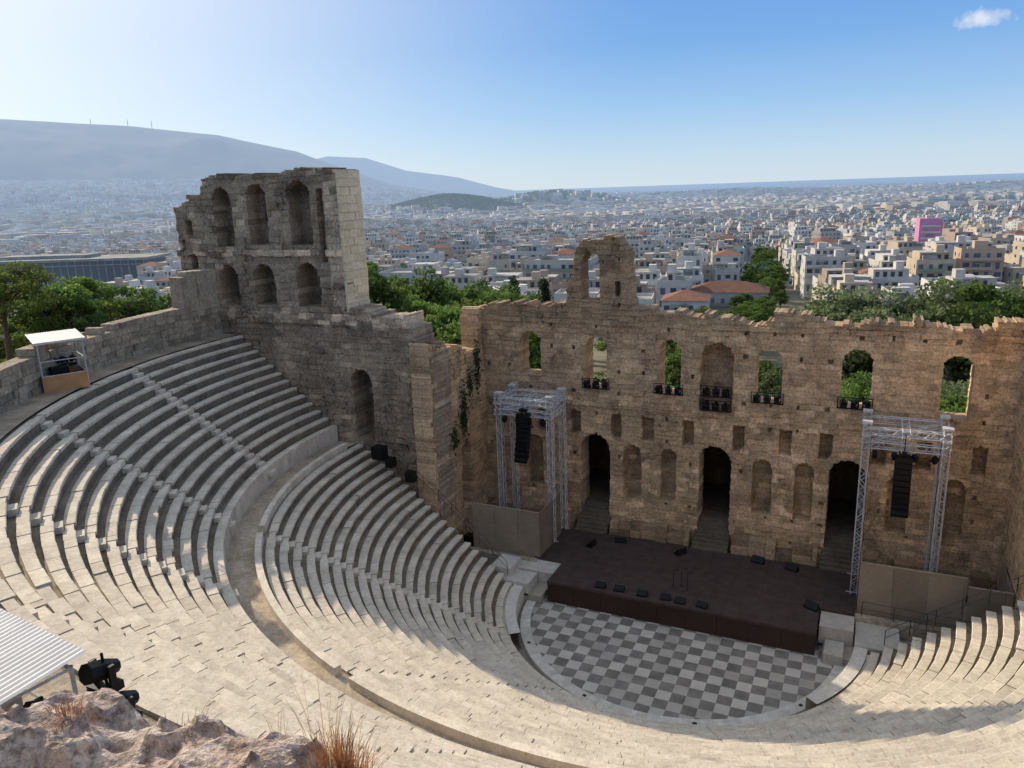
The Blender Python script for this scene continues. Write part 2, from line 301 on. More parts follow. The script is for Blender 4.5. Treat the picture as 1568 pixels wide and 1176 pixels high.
def skfn(S,Zz):
    d=np.zeros_like(S);bs=np.floor(S/.55)
    top=np.interp(S,skx,skz)+(hsh(bs,bs,3)-.5)*.45+(vn(S,S,.3,2)-.5)*.15
    sol=Zz<top
    for c,w_,z0,z1 in ((-14.6,1.9,14.2,17.8),(-8.9,1.75,13.4,17.6),(-3.1,1.65,13.4,17.6),(4.1,1.8,13.3,17.3),(9.9,1.95,13.4,17.6),(15.9,1.8,13.2,17.5)):
        o=arch(S,Zz,c,w_,z0,z1);sol&=~o
    d=np.where(arch(S,Zz,.45,2.4,12.4,17.6),1.35,d)
    sol&=~arch(S,Zz,-9.35,1.5,20.4,24.1)
    sol&=~rect(S,Zz,-7.2,.5,20.8,22.0)
    for c in (-13.6,-10.7,-7.3,-4.7,-1.6,2.2,5.45,8.2,11.7,14.45,17.65): d=np.where(rect(S,Zz,c,.92,9.45,11.4),1.0,d)
    for c,w_ in ((-6.0,1.55),(-3.05,1.2),(3.95,1.4),(6.9,1.4),(-14.4,1.5),(13.1,1.3),(16.4,1.35)): d=np.where(arch(S,Zz,c,w_,4.6,9.0),.85,d)
    for c in (-9.05,.5,9.75): 
        sol&=~arch(S,Zz,c,2.45,1.7,9.6)
    for c,w_,z1 in ((-9.05,2.45,9.6),(.5,2.45,9.6),(9.75,2.45,9.6),(.45,2.4,17.6)):
        r=w_/2;ring=(Zz>z1-r)&(np.hypot(S-c,Zz-(z1-r))<r+.55)&(np.hypot(S-c,Zz-(z1-r))>=r);d=np.where(ring,-.08,d)
    led=((Zz>12.0)&(Zz<12.3)&(hsh(np.floor(S/1.3),np.floor(S/1.3),8)>.35));d=np.where(led&(d<.2),-.16,d)
    led=((Zz>18.55)&(Zz<18.85)&(hsh(np.floor(S/1.7),np.floor(S/1.7),6)>.3));d=np.where(led&(d<.2),-.14,d)
    hole=(np.abs(((S+.4)/1.9)%1-.5)<.07)&(np.abs((Zz/1.75)%1-.5)<.09)&(hsh(np.floor((S+.4)/1.9),np.floor(Zz/1.75),7)>.5)&(d<.2)
    d=np.where(hole,.35,d)
    d=np.where((Zz<4.0)&(d<.2),d-.18,d)
    return d,sol
def sktint(S,Zz,t,h):
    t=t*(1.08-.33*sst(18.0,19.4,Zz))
    return t*(1+.10*np.clip(S/20,-1,1))*np.where((h>.85)&(Zz<13),1.2,1)  # wall colour lightened to the right in place of bounced light
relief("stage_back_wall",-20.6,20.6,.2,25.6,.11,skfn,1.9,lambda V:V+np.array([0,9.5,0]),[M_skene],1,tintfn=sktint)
def twfn(S,Zz):
    d=np.zeros_like(S);bs=np.floor(S/.6)
    top=np.interp(S,[-44,-42.9,-42.8,-41.2,-41.1,-39.7,-39.6,-38.6,-37,-36.2,-34.8,-33,-32,-30.6,-29,-26,-25.9,-24.3,-24.2,-20.9,-20.8,-20.1,-20,-18.8],
        [20,20,28.6,28.8,29.4,29.3,30.5,30.8,30.9,30.4,30.9,30.9,30.4,30.9,31,30.8,20.5,20.4,20.0,20.2,19.4,19.2,17.6,17])+(hsh(bs,bs,9)-.5)*.35
    sol=Zz<top
    for c,w_,z0,z1 in ((-37.6,2.0,25.2,29.9),(-33.95,2.0,25.3,30.1),(-29.75,2.2,25.3,30.2)): d=np.where(arch(S,Zz,c,w_,z0,z1),1.5,d)
    sol&=~rect(S,Zz,-34.3,.5,27.2,28.6)
    for c,w_,z0,z1 in ((-37.7,2.0,20.4,23.8),(-33.95,2.2,20.5,23.9),(-29.55,2.2,20.6,24.0)): d=np.where(arch(S,Zz,c,w_,z0,z1),1.9,d)
    sol&=~rect(S,Zz,-33.4,.8,20.6,23.0)
    sol&=~rect(S,Zz,-41.4,.7,26.2,27.4);d=np.where(rect(S,Zz,-41.2,.7,23.4,24.6),1,d);d=np.where(rect(S,Zz,-42.2,.5,24.9,25.8),1,d)
    d=np.where(arch(S,Zz,-25.3,1.9,10,15.8),2.2,d)
    d=np.where((Zz>24.5)&(Zz<24.95)&(d<.2)&(hsh(np.floor(S/1.9),np.floor(S/1.9),6)>.35),-.22,d)
    d=np.where((Zz>19.2)&(Zz<20.1)&(d<.2)&(hsh(np.floor(S/2.1),np.floor(S/2.1),2)>.3),-.18,d)
    for c in (-35.75,-31.9): d=np.where((np.abs(S-c)<.35)&(Zz>25)&(Zz<28.5)&(hsh(np.floor(Zz/.9),np.floor(Zz),4)>.4),-.2,d)
    d=np.where(rect(S,Zz,-27.75,.7,24.0,29.6)&(hsh(np.floor(Zz/.5),np.floor(Zz/.5),4)>.25),.7,d)
    d=np.where((Zz>18.3)&(Zz<20.4)&(S>-25.9),d-.12,d)
    return d,sol
def twtint(S,Zz,t,h):
    pale=(S>-27.3)&(S<-25.8)&(Zz>20)&(h>.15)
    t=np.where(pale,t*1.5,t)
    t=np.where((Zz>19.2)&(Zz<20.1)&(h>.4),t*1.4,t);t=np.where((Zz>24.5)&(Zz<24.95)&(h>.3),t*1.5,t)
    return t*(1.05-.25*sst(29.5,30.8,Zz))*np.where((h>.87),1.3,1)
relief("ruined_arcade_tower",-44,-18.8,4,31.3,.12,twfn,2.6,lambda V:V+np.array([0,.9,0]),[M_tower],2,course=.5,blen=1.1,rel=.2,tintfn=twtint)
q=[];t=[]
z=20.3;k=0
while z<30.6:
    hh=.62
    n=2+(k%2);ys=np.linspace(.72,3.6,n+1)
    for i in range(n):
        o=random.uniform(-.05,.06);q+=boxq(-25.95,-25.8+o,ys[i]+.01,ys[i+1]-.01,z+.01,z+hh-.01);t+=[random.uniform(.95,1.2)]*6
    z+=hh;k+=1
M_pale=mat("pale_ashlar",(.80,.67,.45),(.68,.56,.37),1.5,.4,7,fine=.2)  # pale restored stone, lightened further to paint in bounced light
mesh_q("tower_end_ashlar",q,[M_pale],t)
def rtfn(S,Zz):
    d=np.zeros_like(S);bs=np.floor(S/.5)
    top=np.interp(S,[.5,1.5,3,5,7,8.6,8.7,9.8],[18.2,17.6,17.9,17.0,16.6,16.4,19.2,19.6])+(hsh(bs,bs,4)-.5)*.6
    d=np.where(arch(S,Zz,5.6,1.7,3.4,9.2),1.4,d);d=np.where(rect(S,Zz,3.0,.9,9.6,11.3),.9,d)
    return d,Zz<top
relief("wing_wall",.6,9.7,-1,20,.12,rtfn,1.6,lambda V:np.stack([-18.9-V[:,1],V[:,0],V[:,2]],-1),[M_skene],3,rel=.2,tintfn=lambda S,Zz,t,h:t*1.1)  # tint raised to stand in for light bounced off the seating
relief("wing_wall",.6,9.7,-1,24,.16,lambda S,Zz:(np.zeros_like(S),Zz<22.5+(hsh(np.floor(S),np.floor(S),3)-.5)),1.6,lambda V:np.stack([19.5+V[:,1],V[:,0],V[:,2]],-1),[M_skene],4,tintfn=lambda S,Zz,t,h:t*1.15)
relief("side_wall",20,44,4,27,.25,lambda S,Zz:(np.zeros_like(S),Zz<np.interp(S,[20,26,26.1,42,44],[22,21.5,26,26.5,20])),2.4,lambda V:V+np.array([0,.9,0]),[M_tower],5)
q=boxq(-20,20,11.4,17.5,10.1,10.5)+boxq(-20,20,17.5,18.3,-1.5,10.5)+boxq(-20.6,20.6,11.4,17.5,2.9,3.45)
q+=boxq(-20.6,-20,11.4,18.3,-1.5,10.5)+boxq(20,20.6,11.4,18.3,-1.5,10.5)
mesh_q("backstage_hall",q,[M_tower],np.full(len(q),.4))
q=[];t=[]
for a,b in ((-19,-10.6),(-7.5,-1.1),(2.1,8.2),(11.3,19)):
    x=a
    while x<b:
        wd=min(random.uniform(.6,1.4),b-x)
        for lv in range(2):
            if lv==1 and random.random()<.25: continue
            o=random.uniform(-.12,.12);zt=(2.15,2.75)[lv]+random.uniform(-.1,.1)
            q+=boxq(x+.015,x+wd-.015,8.35+o+lv*.1,9.6,1.2+lv*.9 if lv==0 else 2.05,zt);t+=[random.uniform(.4,.85)]*6
        x+=wd
mesh_q("stone_podium",q,[M_skene],t)
q=[]
for c in (-9.05,.5,9.75):
    for i in range(8): q+=boxq(c-1.35,c+1.35,8.0+i*.3,8.3+i*.3 if i<7 else 11.5,1.2,1.75+i*.235)
mesh_q("door_steps",q,[M_trough],np.full(len(q),.55))
# ---------------------------------------------------------------- cavea
def ylim(r): return float(np.interp(r,[12,24,27,50],[-1.0,.6,.75,.75]))
Q=[];T=[];MI=[]
def addq(quad,t,mi): Q.append(quad);T.append(t);MI.append(mi)
def P3(r,a,z): return (r*math.cos(a),r*math.sin(a),z)
lowst=[R_(a) for a in (216,252,288,324)]
upst=[R_(a) for a in (198,216,234,252,270,288,306,324,342)]
def rows(R0,z0,n,run,rise,stairs,seed):
    rg=random.Random(seed)
    for i in range(n):
        r1=R0+i*run;r2=r1+run;zl=z0+(i)*rise;zt=zl+rise
        ea=math.asin(ylim((r1+r2)/2)/((r1+r2)/2))
        a0=math.pi-ea;a1=2*math.pi+ea
        N=int((a1-a0)*r1/1.0);da=(a1-a0)/N
        for k in range(N):
            b0=a0+k*da;b1=b0+da;tt=.93+.12*rg.random()
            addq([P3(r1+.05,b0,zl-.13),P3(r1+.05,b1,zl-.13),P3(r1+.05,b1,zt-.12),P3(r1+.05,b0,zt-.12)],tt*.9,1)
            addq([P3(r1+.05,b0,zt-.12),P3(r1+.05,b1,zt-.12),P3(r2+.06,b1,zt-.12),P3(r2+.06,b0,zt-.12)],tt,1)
        edges=[a0]+[s for s in stairs]+[a1]
        for si in range(len(edges)-1):
            lo=edges[si]+(0.42/r1 if si>0 else .001);hi=edges[si+1]-(0.42/r1 if si<len(edges)-2 else .001)
            a=lo
            while a<hi-.01/r1:
                L_=rg.uniform(.9,1.6)/r1
                b=min(a+L_,hi)
                if hi-b<.3/r1: b=hi
                g_=.010/r1
                dz=rg.gauss(0,.010);dr=rg.gauss(0,.012);tt=rg.uniform(.93,1.07)
                if rg.random()<.05: dr+=rg.uniform(-.03,.10);dz-=rg.uniform(0,.06);tt*=.87
                if rg.random()<.04: tt*=1.1
                ra=r1-.05+dr;rb=r1+.43+dr*.25;z=zt+dz;zb=zt-.18
                A_=a+g_;B_=b-g_
                addq([P3(ra,A_,zb),P3(ra,B_,zb),P3(ra,B_,z-.02),P3(ra,A_,z-.02)],tt*1.05,0)
                addq([P3(ra,A_,z-.02),P3(ra,B_,z-.02),P3(ra+.03,B_,z),P3(ra+.03,A_,z)],tt*1.1,0)
                addq([P3(ra+.03,A_,z),P3(ra+.03,B_,z),P3(rb,B_,z),P3(rb,A_,z)],tt,0)
                addq([P3(rb,A_,z),P3(rb,B_,z),P3(rb,B_,zt-.16),P3(rb,A_,zt-.16)],tt,0)
                addq([P3(ra,A_,zb),P3(ra,A_,z),P3(rb,A_,z),P3(rb,A_,zb)],tt*.8,0)
                addq([P3(ra,B_,zb),P3(rb,B_,zb),P3(rb,B_,z),P3(ra,B_,z)],tt*.8,0)
                addq([P3(ra,A_,zb),P3(rb,A_,zb),P3(rb,B_,zb),P3(ra,B_,zb)],tt*.8,0)
                a=b
        for s in stairs:
            h=.38/r1
            for (ra,rb,z) in ((r1-.34,r1+.02,zl+rise*.5-.07),(r1+.02,r1+.36,zt-.03)):
                tt=rg.uniform(.95,1.12)
                addq([P3(ra,s-h,z-.3),P3(ra,s+h,z-.3),P3(ra,s+h,z),P3(ra,s-h,z)],tt,0)
                addq([P3(ra,s-h,z),P3(ra,s+h,z),P3(rb,s+h,z),P3(rb,s-h,z)],tt,0)
                addq([P3(ra,s-h,z-.3),P3(ra,s-h,z),P3(rb,s-h,z),P3(rb,s-h,z-.3)],tt,0)
                addq([P3(ra,s+h,z-.3),P3(rb,s+h,z-.3),P3(rb,s+h,z),P3(ra,s+h,z)],tt,0)
        for a in (a0,a1):
            addq([P3(r1,a,-1),P3(r2,a,-1),P3(r2,a,zt),P3(r1,a,zt)],1.1,1)
rows(12.0,.75,20,.71,.448,lowst,1)
rows(28.0,10.45,13,.73,.58,upst,2)
def ring(r0,r1,z,t,mi,a0=None,a1=None,n=120,zr=None):
    if a0 is None:
        e=math.asin(ylim((r0+r1)/2)/((r0+r1)/2));a0=math.pi-e;a1=2*math.pi+e
    for k in range(n):
        b0=a0+(a1-a0)*k/n;b1=a0+(a1-a0)*(k+1)/n;tt=t*random.uniform(.92,1.08)
        addq([P3(r0,b0,z),P3(r0,b1,z),P3(r1,b1,z),P3(r1,b0,z)],tt,mi)
        if zr is not None: addq([P3(r0,b0,zr),P3(r0,b1,zr),P3(r0,b1,z),P3(r0,b0,z)],tt,mi)
ring(11.75,12.06,.98,1.1,0,zr=-.3)
ring(26.2,28.1,9.72,1.6,1)
e=[math.pi]+lowst+[2*math.pi]
for i in range(len(e)-1):
    a0=e[i]+(.5/26 if i else .02);a1=e[i+1]-(.5/26 if i<len(e)-2 else .02);n=16
    ring(26.1,26.45,10.12,1.1,0,a0,a1,n,zr=9.4)
    for k in range(n):
        b0=a0+(a1-a0)*k/n;b1=a0+(a1-a0)*(k+1)/n
        addq([P3(26.45,b0,9.6),P3(26.45,b1,9.6),P3(26.45,b1,10.12),P3(26.45,b0,10.12)],1.05,0)
    for a in (a0,a1): addq([P3(26.1,a,9.4),P3(26.45,a,9.4),P3(26.45,a,10.12),P3(26.1,a,10.12)],1.,0)
ring(27.95,28.45,11.02,1.05,0,zr=9.6)
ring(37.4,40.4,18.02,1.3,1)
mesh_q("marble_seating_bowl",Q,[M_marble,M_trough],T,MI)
Q=[];T=[]
for lay in range(6):
    a=R_(178.5)
    while a<R_(262):
        L_=random.uniform(.5,1.2)/39.5;b=a+L_;hh=.46
        deg=math.degrees(a);tz=np.interp(deg,[178,184,184.1,190,200,262],[5.6,5.2,3.2,2.6,2.3,1.4])+random.uniform(-.2,.2)
        z=18+lay*hh
        if z-18<tz:
            o=random.uniform(-.08,.08);ra=39.2+o;rb=40.3;A_=a+.02/39;B_=b-.02/39;tt=random.uniform(.7,1.2);zt=z+hh-.02
            if lay==5 and tz>4: zt=18+tz
            for qd in ([P3(ra,A_,z),P3(ra,B_,z),P3(ra,B_,zt),P3(ra,A_,zt)],[P3(ra,A_,zt),P3(ra,B_,zt),P3(rb,B_,zt),P3(rb,A_,zt)],[P3(rb,A_,z),P3(rb,A_,zt),P3(rb,B_,zt),P3(rb,B_,z)],
                       [P3(ra,A_,z),P3(ra,A_,zt),P3(rb,A_,zt),P3(rb,A_,z)],[P3(ra,B_,z),P3(rb,B_,z),P3(rb,B_,zt),P3(ra,B_,zt)]):
                Q.append(qd);T.append(tt)
        a=b
mesh_q("rim_stone_wall",Q,[M_rim],T)
# ---------------------------------------------------------------- orchestra
def chk(nt,out,geo):
    N=nt.nodes;L=nt.links
    mp=N.new("ShaderNodeMapping");mp.inputs["Scale"].default_value=(1/.84,1/.84,0);mp.inputs["Location"].default_value=(.3,.1,.5);L.new(geo.outputs["Position"],mp.inputs["Vector"])
    ck=N.new("ShaderNodeTexChecker");ck.inputs["Scale"].default_value=1;L.new(mp.outputs[0],ck.inputs["Vector"])
    ck.inputs[1].default_value=(1,1,1,1);ck.inputs[2].default_value=(0,0,0,1)
    fl=N.new("ShaderNodeVectorMath");fl.operation='FLOOR';L.new(mp.outputs[0],fl.inputs[0])
    wn=N.new("ShaderNodeTexWhiteNoise");L.new(fl.outputs[0],wn.inputs["Vector"])
    mx=N.new("ShaderNodeMixRGB");mx.inputs[1].default_value=(.20,.185,.17,1);mx.inputs[2].default_value=(.64,.60,.53,1);L.new(ck.outputs["Color"],mx.inputs[0])
    mr=N.new("ShaderNodeMapRange");mr.inputs[3].default_value=.68;mr.inputs[4].default_value=1.12;L.new(wn.outputs["Value"],mr.inputs[0])
    mm=N.new("ShaderNodeVectorMath");mm.operation='SCALE';L.new(mx.outputs[0],mm.inputs[0]);L.new(mr.outputs[0],mm.inputs["Scale"])
    m2=N.new("ShaderNodeMixRGB");m2.blend_type='MIX';m2.inputs[0].default_value=.3;L.new(mm.outputs[0],m2.inputs[1]);L.new(out,m2.inputs[2]);return m2.outputs[0]
M_chk=mat("checker_marble",(.46,.41,.35),(.18,.155,.13),1.1,.05,9,tint=False,rough=.6,extra=chk)
def discq(r0,r1,z,a0,a1,n): return [[P3(r0,a0+(a1-a0)*k/n,z),P3(r1,a0+(a1-a0)*k/n,z),P3(r1,a0+(a1-a0)*(k+1)/n,z),P3(r0,a0+(a1-a0)*(k+1)/n,z)] for k in range(n)]
mesh_q("orchestra_floor",discq(.01,10.05,.0,0,2*math.pi,96),[M_chk])
q=discq(10.05,10.75,.06,math.pi-.15,2*math.pi+.15,110);t=[random.uniform(.9,1.1) for _ in q]
k=[[P3(10.75,a,-.2),P3(10.75,a+d,-.2),P3(10.75,a+d,.06),P3(10.75,a,.06)] for a,d in [(math.pi-.15+i*(math.pi+.3)/110,(math.pi+.3)/110) for i in range(110)]]
mesh_q("orchestra_marble_border",q+k,[M_white],t+[1]*110)
q=discq(10.75,12.1,-.16,math.pi-.15,2*math.pi+.15,80);mesh_q("orchestra_gutter",q,[M_pave],[random.uniform(.6,.75) for _ in q])
q=[]
for a in (216,252,288,324): q+=discq(10.3,10.5,.066,R_(a)-.012,R_(a)+.012,1)
mesh_q("drain_covers",q,[M_steel])
q=boxq(-20,-9.6,-1.2,9.5,-.6,.55)+boxq(9.2,20,-1.2,9.5,-.6,.45);mesh_q("parodos_pavement",q,[M_pave])
q=boxq(-13.0,-10.6,-1.2,.6,.4,1.35)+boxq(-12.6,-9.4,.7,2.4,.4,1.45)+boxq(-13.8,-12.2,-.7,1.3,.4,2.0);t=[.9]*len(q)
q+=boxq(8.9,10.9,.4,2.3,.3,1.5)+boxq(11.0,13.5,-.6,2.4,.3,1.2)+boxq(9.3,10.4,-1.4,.3,0,.7);t+=[.75]*18
mesh_q("marble_pedestals",q,[M_white],t)
Q=[];T=[]
for sgn in (1,-1):
    for k in range(26):
        a0=-.04-.62*k/26;a1=-.04-.62*(k+1)/26
        r0=11.0;r1=11.75;z=1.12
        for qd in ([P3(r0,a0,z),P3(r1,a0,z),P3(r1,a1,z),P3(r0,a1,z)],[P3(r0,a0,-.2),P3(r0,a0,z),P3(r0,a1,z),P3(r0,a1,-.2)],):
            Q.append([(sgn*p[0],p[1],p[2]) for p in qd]);T.append(1.0)
mesh_q("curved_marble_bench",Q,[M_white],T)
# ---------------------------------------------------------------- stage
q=boxq(-11.6,10.9,2.4,8.4,1.42,1.6)+boxq(-9.3,8.8,-.75,2.4,1.42,1.6)
st=bpy.data.objects.new("stage_platform",None);link(st)
def deck(nt,out,geo):
    N=nt.nodes;L=nt.links;br=N.new("ShaderNodeTexBrick");br.inputs["Scale"].default_value=.5;br.inputs["Mortar Size"].default_value=.006
    br.offset=0;br.inputs[1].default_value=(.082,.056,.050,1);br.inputs[2].default_value=(.064,.044,.041,1);br.inputs[3].default_value=(.02,.014,.014,1)
    L.new(geo.outputs["Position"],br.inputs["Vector"])
    m2=N.new("ShaderNodeMixRGB");m2.inputs[0].default_value=.35;L.new(br.outputs[0],m2.inputs[1]);L.new(out,m2.inputs[2]);return m2.outputs[0]
M_deck=mat("deck_panels",(.11,.085,.08),(.035,.025,.024),1.3,.02,5,rough=.5,tint=False,extra=deck,detail=6)
mesh_q("deck",q,[M_deck],parent=st)
q=[]
x=-9.28
while x<8.7:
    q+=boxq(x+.01,min(x+2.0,8.78)-.01,-.72,-.66,0,1.41);x+=2.0
q+=boxq(8.7,8.76,-.7,2.4,0,1.41)+boxq(-9.26,-9.2,-.7,2.4,0,1.41)+boxq(-11.5,-9.3,2.44,2.5,.5,1.41)+boxq(8.8,10.8,2.44,2.5,.4,1.41)
mesh_q("fascia",q,[M_stagef],parent=st)
def wedge(x,y,z,rz,s=1):
    M=TR(x,y,z,rz)
    w_=.35*s;v=[(-w_,-.25,0),(w_,-.25,0),(w_,.25,0),(-w_,.25,0),(-w_,-.12,.36*s),(w_,-.12,.36*s),(w_,.22,.12),(-w_,.22,.12)]
    f=[(0,1,5,4),(3,2,1,0),(1,2,6,5),(2,3,7,6),(3,0,4,7),(4,5,6,7)]
    mesh_q("stage_monitor_speaker",xf([[v[i] for i in a] for a in f],M),[M_black])
for x in (-5.6,-4.0,-2.4,-.9,.3,1.6): wedge(x+random.uniform(-.2,.2),-.15+random.uniform(-.1,.1),1.6,math.pi+random.uniform(-.2,.2))
for x,y in ((-6.2,7.2),(-1.4,6.9),(-8.2,5.8),(4.2,7.5),(6.6,7.2),(8.3,2.2)): wedge(x,y,1.6,random.uniform(0,3),1.3)
def mstand(x,y):
    q=tube((x,y,1.62),(x,y,3.0),.018)+tube((x,y,3.0),(x+.3,y-.2,3.15),.015)+tube((x+.3,y-.2,3.12),(x+.42,y-.27,3.2),.03)
    for k in range(3):
        a=k*2.09;q+=tube((x,y,1.85),(x+.3*math.cos(a),y+.3*math.sin(a),1.61),.013)
    mesh_q("microphone_stand",q,[M_black])
for x,y in ((-.7,1.6),(-.2,1.9),(.3,1.5)): mstand(x,y)
def panelbox(name,x0,x1,y,z0,z1,side):
    q=[];t=[];x=x0
    while x<x1-.05:
        xe=min(x+1.95,x1);q+=boxq(x+.012,xe-.012,y,y+.08,z0,z1);t+=[random.uniform(.85,1.2)]*6;x=xe
    q+=boxq(side,side+.08,y+.1,y+4.5,z0,z1);t+=[.9]*6
    q+=boxq(x0,x1,y-.04,y+.12,z1,z1+.06);t+=[1.2]*6
    mesh_q(name,q,[M_panel],t)
panelbox("stage_wing_screen",-16.9,-11.2,2.5,1.3,5.2,-11.28)
panelbox("stage_wing_screen",11.0,17.0,3.0,1.2,5.0,11.0)
panelbox("stage_wing_screen",17.05,19.4,2.7,1.2,4.6,19.3)
q=[];t=[]
for x0,x1,y in ((-19,-11.3,1.9),(10.9,19.4,2.3)):
    x=x0
    while x<x1: 
        xe=min(x+random.uniform(.9,1.6),x1);q+=boxq(x+.01,xe-.01,y,y+.5,.4,1.55+random.uniform(-.04,.04));t+=[random.uniform(.7,1.1)]*6;x=xe
mesh_q("low_stone_parapet",q,[M_rim],t)
# ---------------------------------------------------------------- trusses
def truss_seg(p,q,w_=.42,r=.036,rb=.02,step=.45):
    p=np.array(p,float);q=np.array(q,float);d=q-p;L_=np.linalg.norm(d);d/=L_
    a=np.array([1,0,0.]) if abs(d[2])>.9 else np.array([0,0,1.]);a=a-d*(a@d);a/=np.linalg.norm(a);b=np.cross(d,a)
    c=[(a*sx+b*sy)*w_/2 for sx,sy in ((1,1),(1,-1),(-1,-1),(-1,1))];o=[]
    for k in c:o+=tube(p+k,q+k,r)
    n=max(1,int(L_/step))
    for i in range(n):
        t0=p+d*L_*i/n;t1=p+d*L_*(i+1)/n
        for k in range(4):
            k2=(k+1)%4
            if i%2: o+=tube(t0+c[k],t1+c[k2],rb,3)
            else: o+=tube(t0+c[k2],t1+c[k],rb,3)
    return o
def pa_tower(x0,x1,y0,y1,top,sx,spk):
    root=link(bpy.data.objects.new("lighting_truss_tower",None))
    q=[]
    for x in (x0,x1):
        for y in (y0,y1):
            q+=truss_seg((x,y,1.6 if abs(x)<11.7 else .6),(x,y,top+.5))
            q+=tube((x-.5,y,1.65),(x+.5,y,1.65),.04)+[*boxq(x-.3,x+.3,y-.3,y+.3,top+.5,top+.62)]+boxq(x-.28,x+.28,y-.28,y+.28,top-.35,top-.2)
    for z in (top,top-.9):
        for y in (y0,y1): q+=truss_seg((x0,y,z),(x1,y,z))
        for x in (x0,x1,(x0+x1)/2): q+=truss_seg((x,y0-.6,z),(x,y1,z))
    q+=truss_seg((x0,y0,top-.9),(x1,y1,top),.25)
    mesh_q("truss",q,[M_metal],parent=root)
    q=[];n=10
    for i in range(n):
        a=.02*i*i*.35
        q+=xf(boxq(-.5,.5,-.34,.34,-.165,.165),TR(sx,y0-.3-.012*i*i*.6,spk-i*.37,0,a)).tolist()
    mesh_q("line_array_speaker",q,[M_black],parent=root)
    q=tube((sx,y0-.3,spk),(sx,y0-.3,top),.03)+boxq(sx-.3,sx+.3,y0-.5,y0-.1,spk+.3,spk+.5)
    for k in range(4):
        xx=x0+(x1-x0)*(k+.5)/4;q+=xf(boxq(-.14,.14,-.18,.18,-.2,.2),TR(xx,y0-.2,top-1.5,.3*k,.5)).tolist()
    for x in (x0+.28,x1-.28):
        z=top
        while z>2: q+=tube((x+random.uniform(-.05,.05),y0-.05,z),(x+random.uniform(-.05,.05),y0-.05,z-1.4),.022,3);z-=1.4
    mesh_q("rigging",q,[M_black],parent=root)
pa_tower(-15.6,-11.3,5.4,8.0,13.0,-13.4,12.0)
pa_tower(10.75,15.3,5.3,8.0,13.2,13.0,11.6)
# ---------------------------------------------------------------- spotlights in windows
def spot(q,x,y,z,yaw,tilt):
    M=TR(x,y,z,yaw)
    H=Matrix(M)@Matrix.Translation((0,0,.42))@Matrix.Rotation(tilt,4,'X')
    q+=xf(boxq(-.22,.22,-.2,.2,0,.16),M).tolist()+xf(boxq(-.26,-.2,-.06,.06,.16,.55),M).tolist()+xf(boxq(.2,.26,-.06,.06,.16,.55),M).tolist()
    for k in range(8):
        a0=k*math.pi/4;a1=a0+math.pi/4
        for (ra,ya_,rb,yb) in ((.12,.28,.19,0),(.19,0,.19,-.32),(.19,-.32,0.001,-.3),(.12,.28,.001,.28)):
            q+=xf([[(ra*math.cos(a0),ya_,ra*math.sin(a0)),(ra*math.cos(a1),ya_,ra*math.sin(a1)),(rb*math.cos(a1),yb,rb*math.sin(a1)),(rb*math.cos(a0),yb,rb*math.sin(a0))]],H).tolist()
for c,z,n in ((-8.9,13.5,3),(-3.1,13.5,3),(.45,12.5,3),(.45,13.6,3),(4.1,13.4,3),(9.9,13.5,3)):
    q=[]
    for i in range(n): spot(q,c-.72+i*.72,9.3,z,random.uniform(-.4,.4),random.uniform(.2,.7))
    q+=tube((c-1.15,9.2,z-.03),(c+1.15,9.2,z-.03),.05)+tube((c-1.15,9.2,z+.75),(c+1.15,9.2,z+.75),.03)+tube((c-1.1,9.2,z-.05),(c-1.1,9.2,z+.75),.03)+tube((c+1.1,9.2,z-.05),(c+1.1,9.2,z+.75),.03)
    mesh_q("stage_spotlight_cluster",q,[M_black])
def railing(name,pts,h=1.0,m=M_steel):
    q=[]
    for a,b in zip(pts[:-1],pts[1:]):
        a=np.array(a);b=np.array(b);L_=np.linalg.norm(b-a);n=max(1,int(L_/1.4))
        for i in range(n+1):
            p=a+(b-a)*i/n;q+=tube(p,p+[0,0,h],.025)
        for k in (.5,1.0): q+=tube(a+[0,0,h*k],b+[0,0,h*k],.022)
    mesh_q(name,q,[m])
railing("metal_railing",[(-24.2,1.0,9.4),(-18.5,.2,6.0),(-12.4,-.8,1.6)])
railing("metal_railing",[(12.6,-.8,1.7),(19,.1,6.0),(24.5,.9,9.5)])
railing("metal_railing",[(11.3,2.6,1.5),(15,2.3,1.6),(19,2.2,1.6)])
pts=[(40.0*math.cos(R_(a)),40.0*math.sin(R_(a)),float(np.interp(a,[184,190,200,215],[21.0,20.4,20.2,20.0]))) for a in (185,188,191,194,197,200)]
railing("metal_fence",pts,1.3)
q=boxq(-23.6,-22.6,-.9,-.1,9.2,10.2)+boxq(-22.4,-21.8,-.9,-.2,8.7,9.4)+boxq(-20.9,-20.2,-.6,0,7.6,8.4);mesh_q("equipment_cases",q,[M_black])
q=boxq(-18.2,-17.4,3.2,4,.55,1.9)+boxq(-17.2,-16.6,3.2,4,.55,1.6)+boxq(18,18.8,4,4.8,.45,1.8);mesh_q("equipment_cases",q,[M_black])
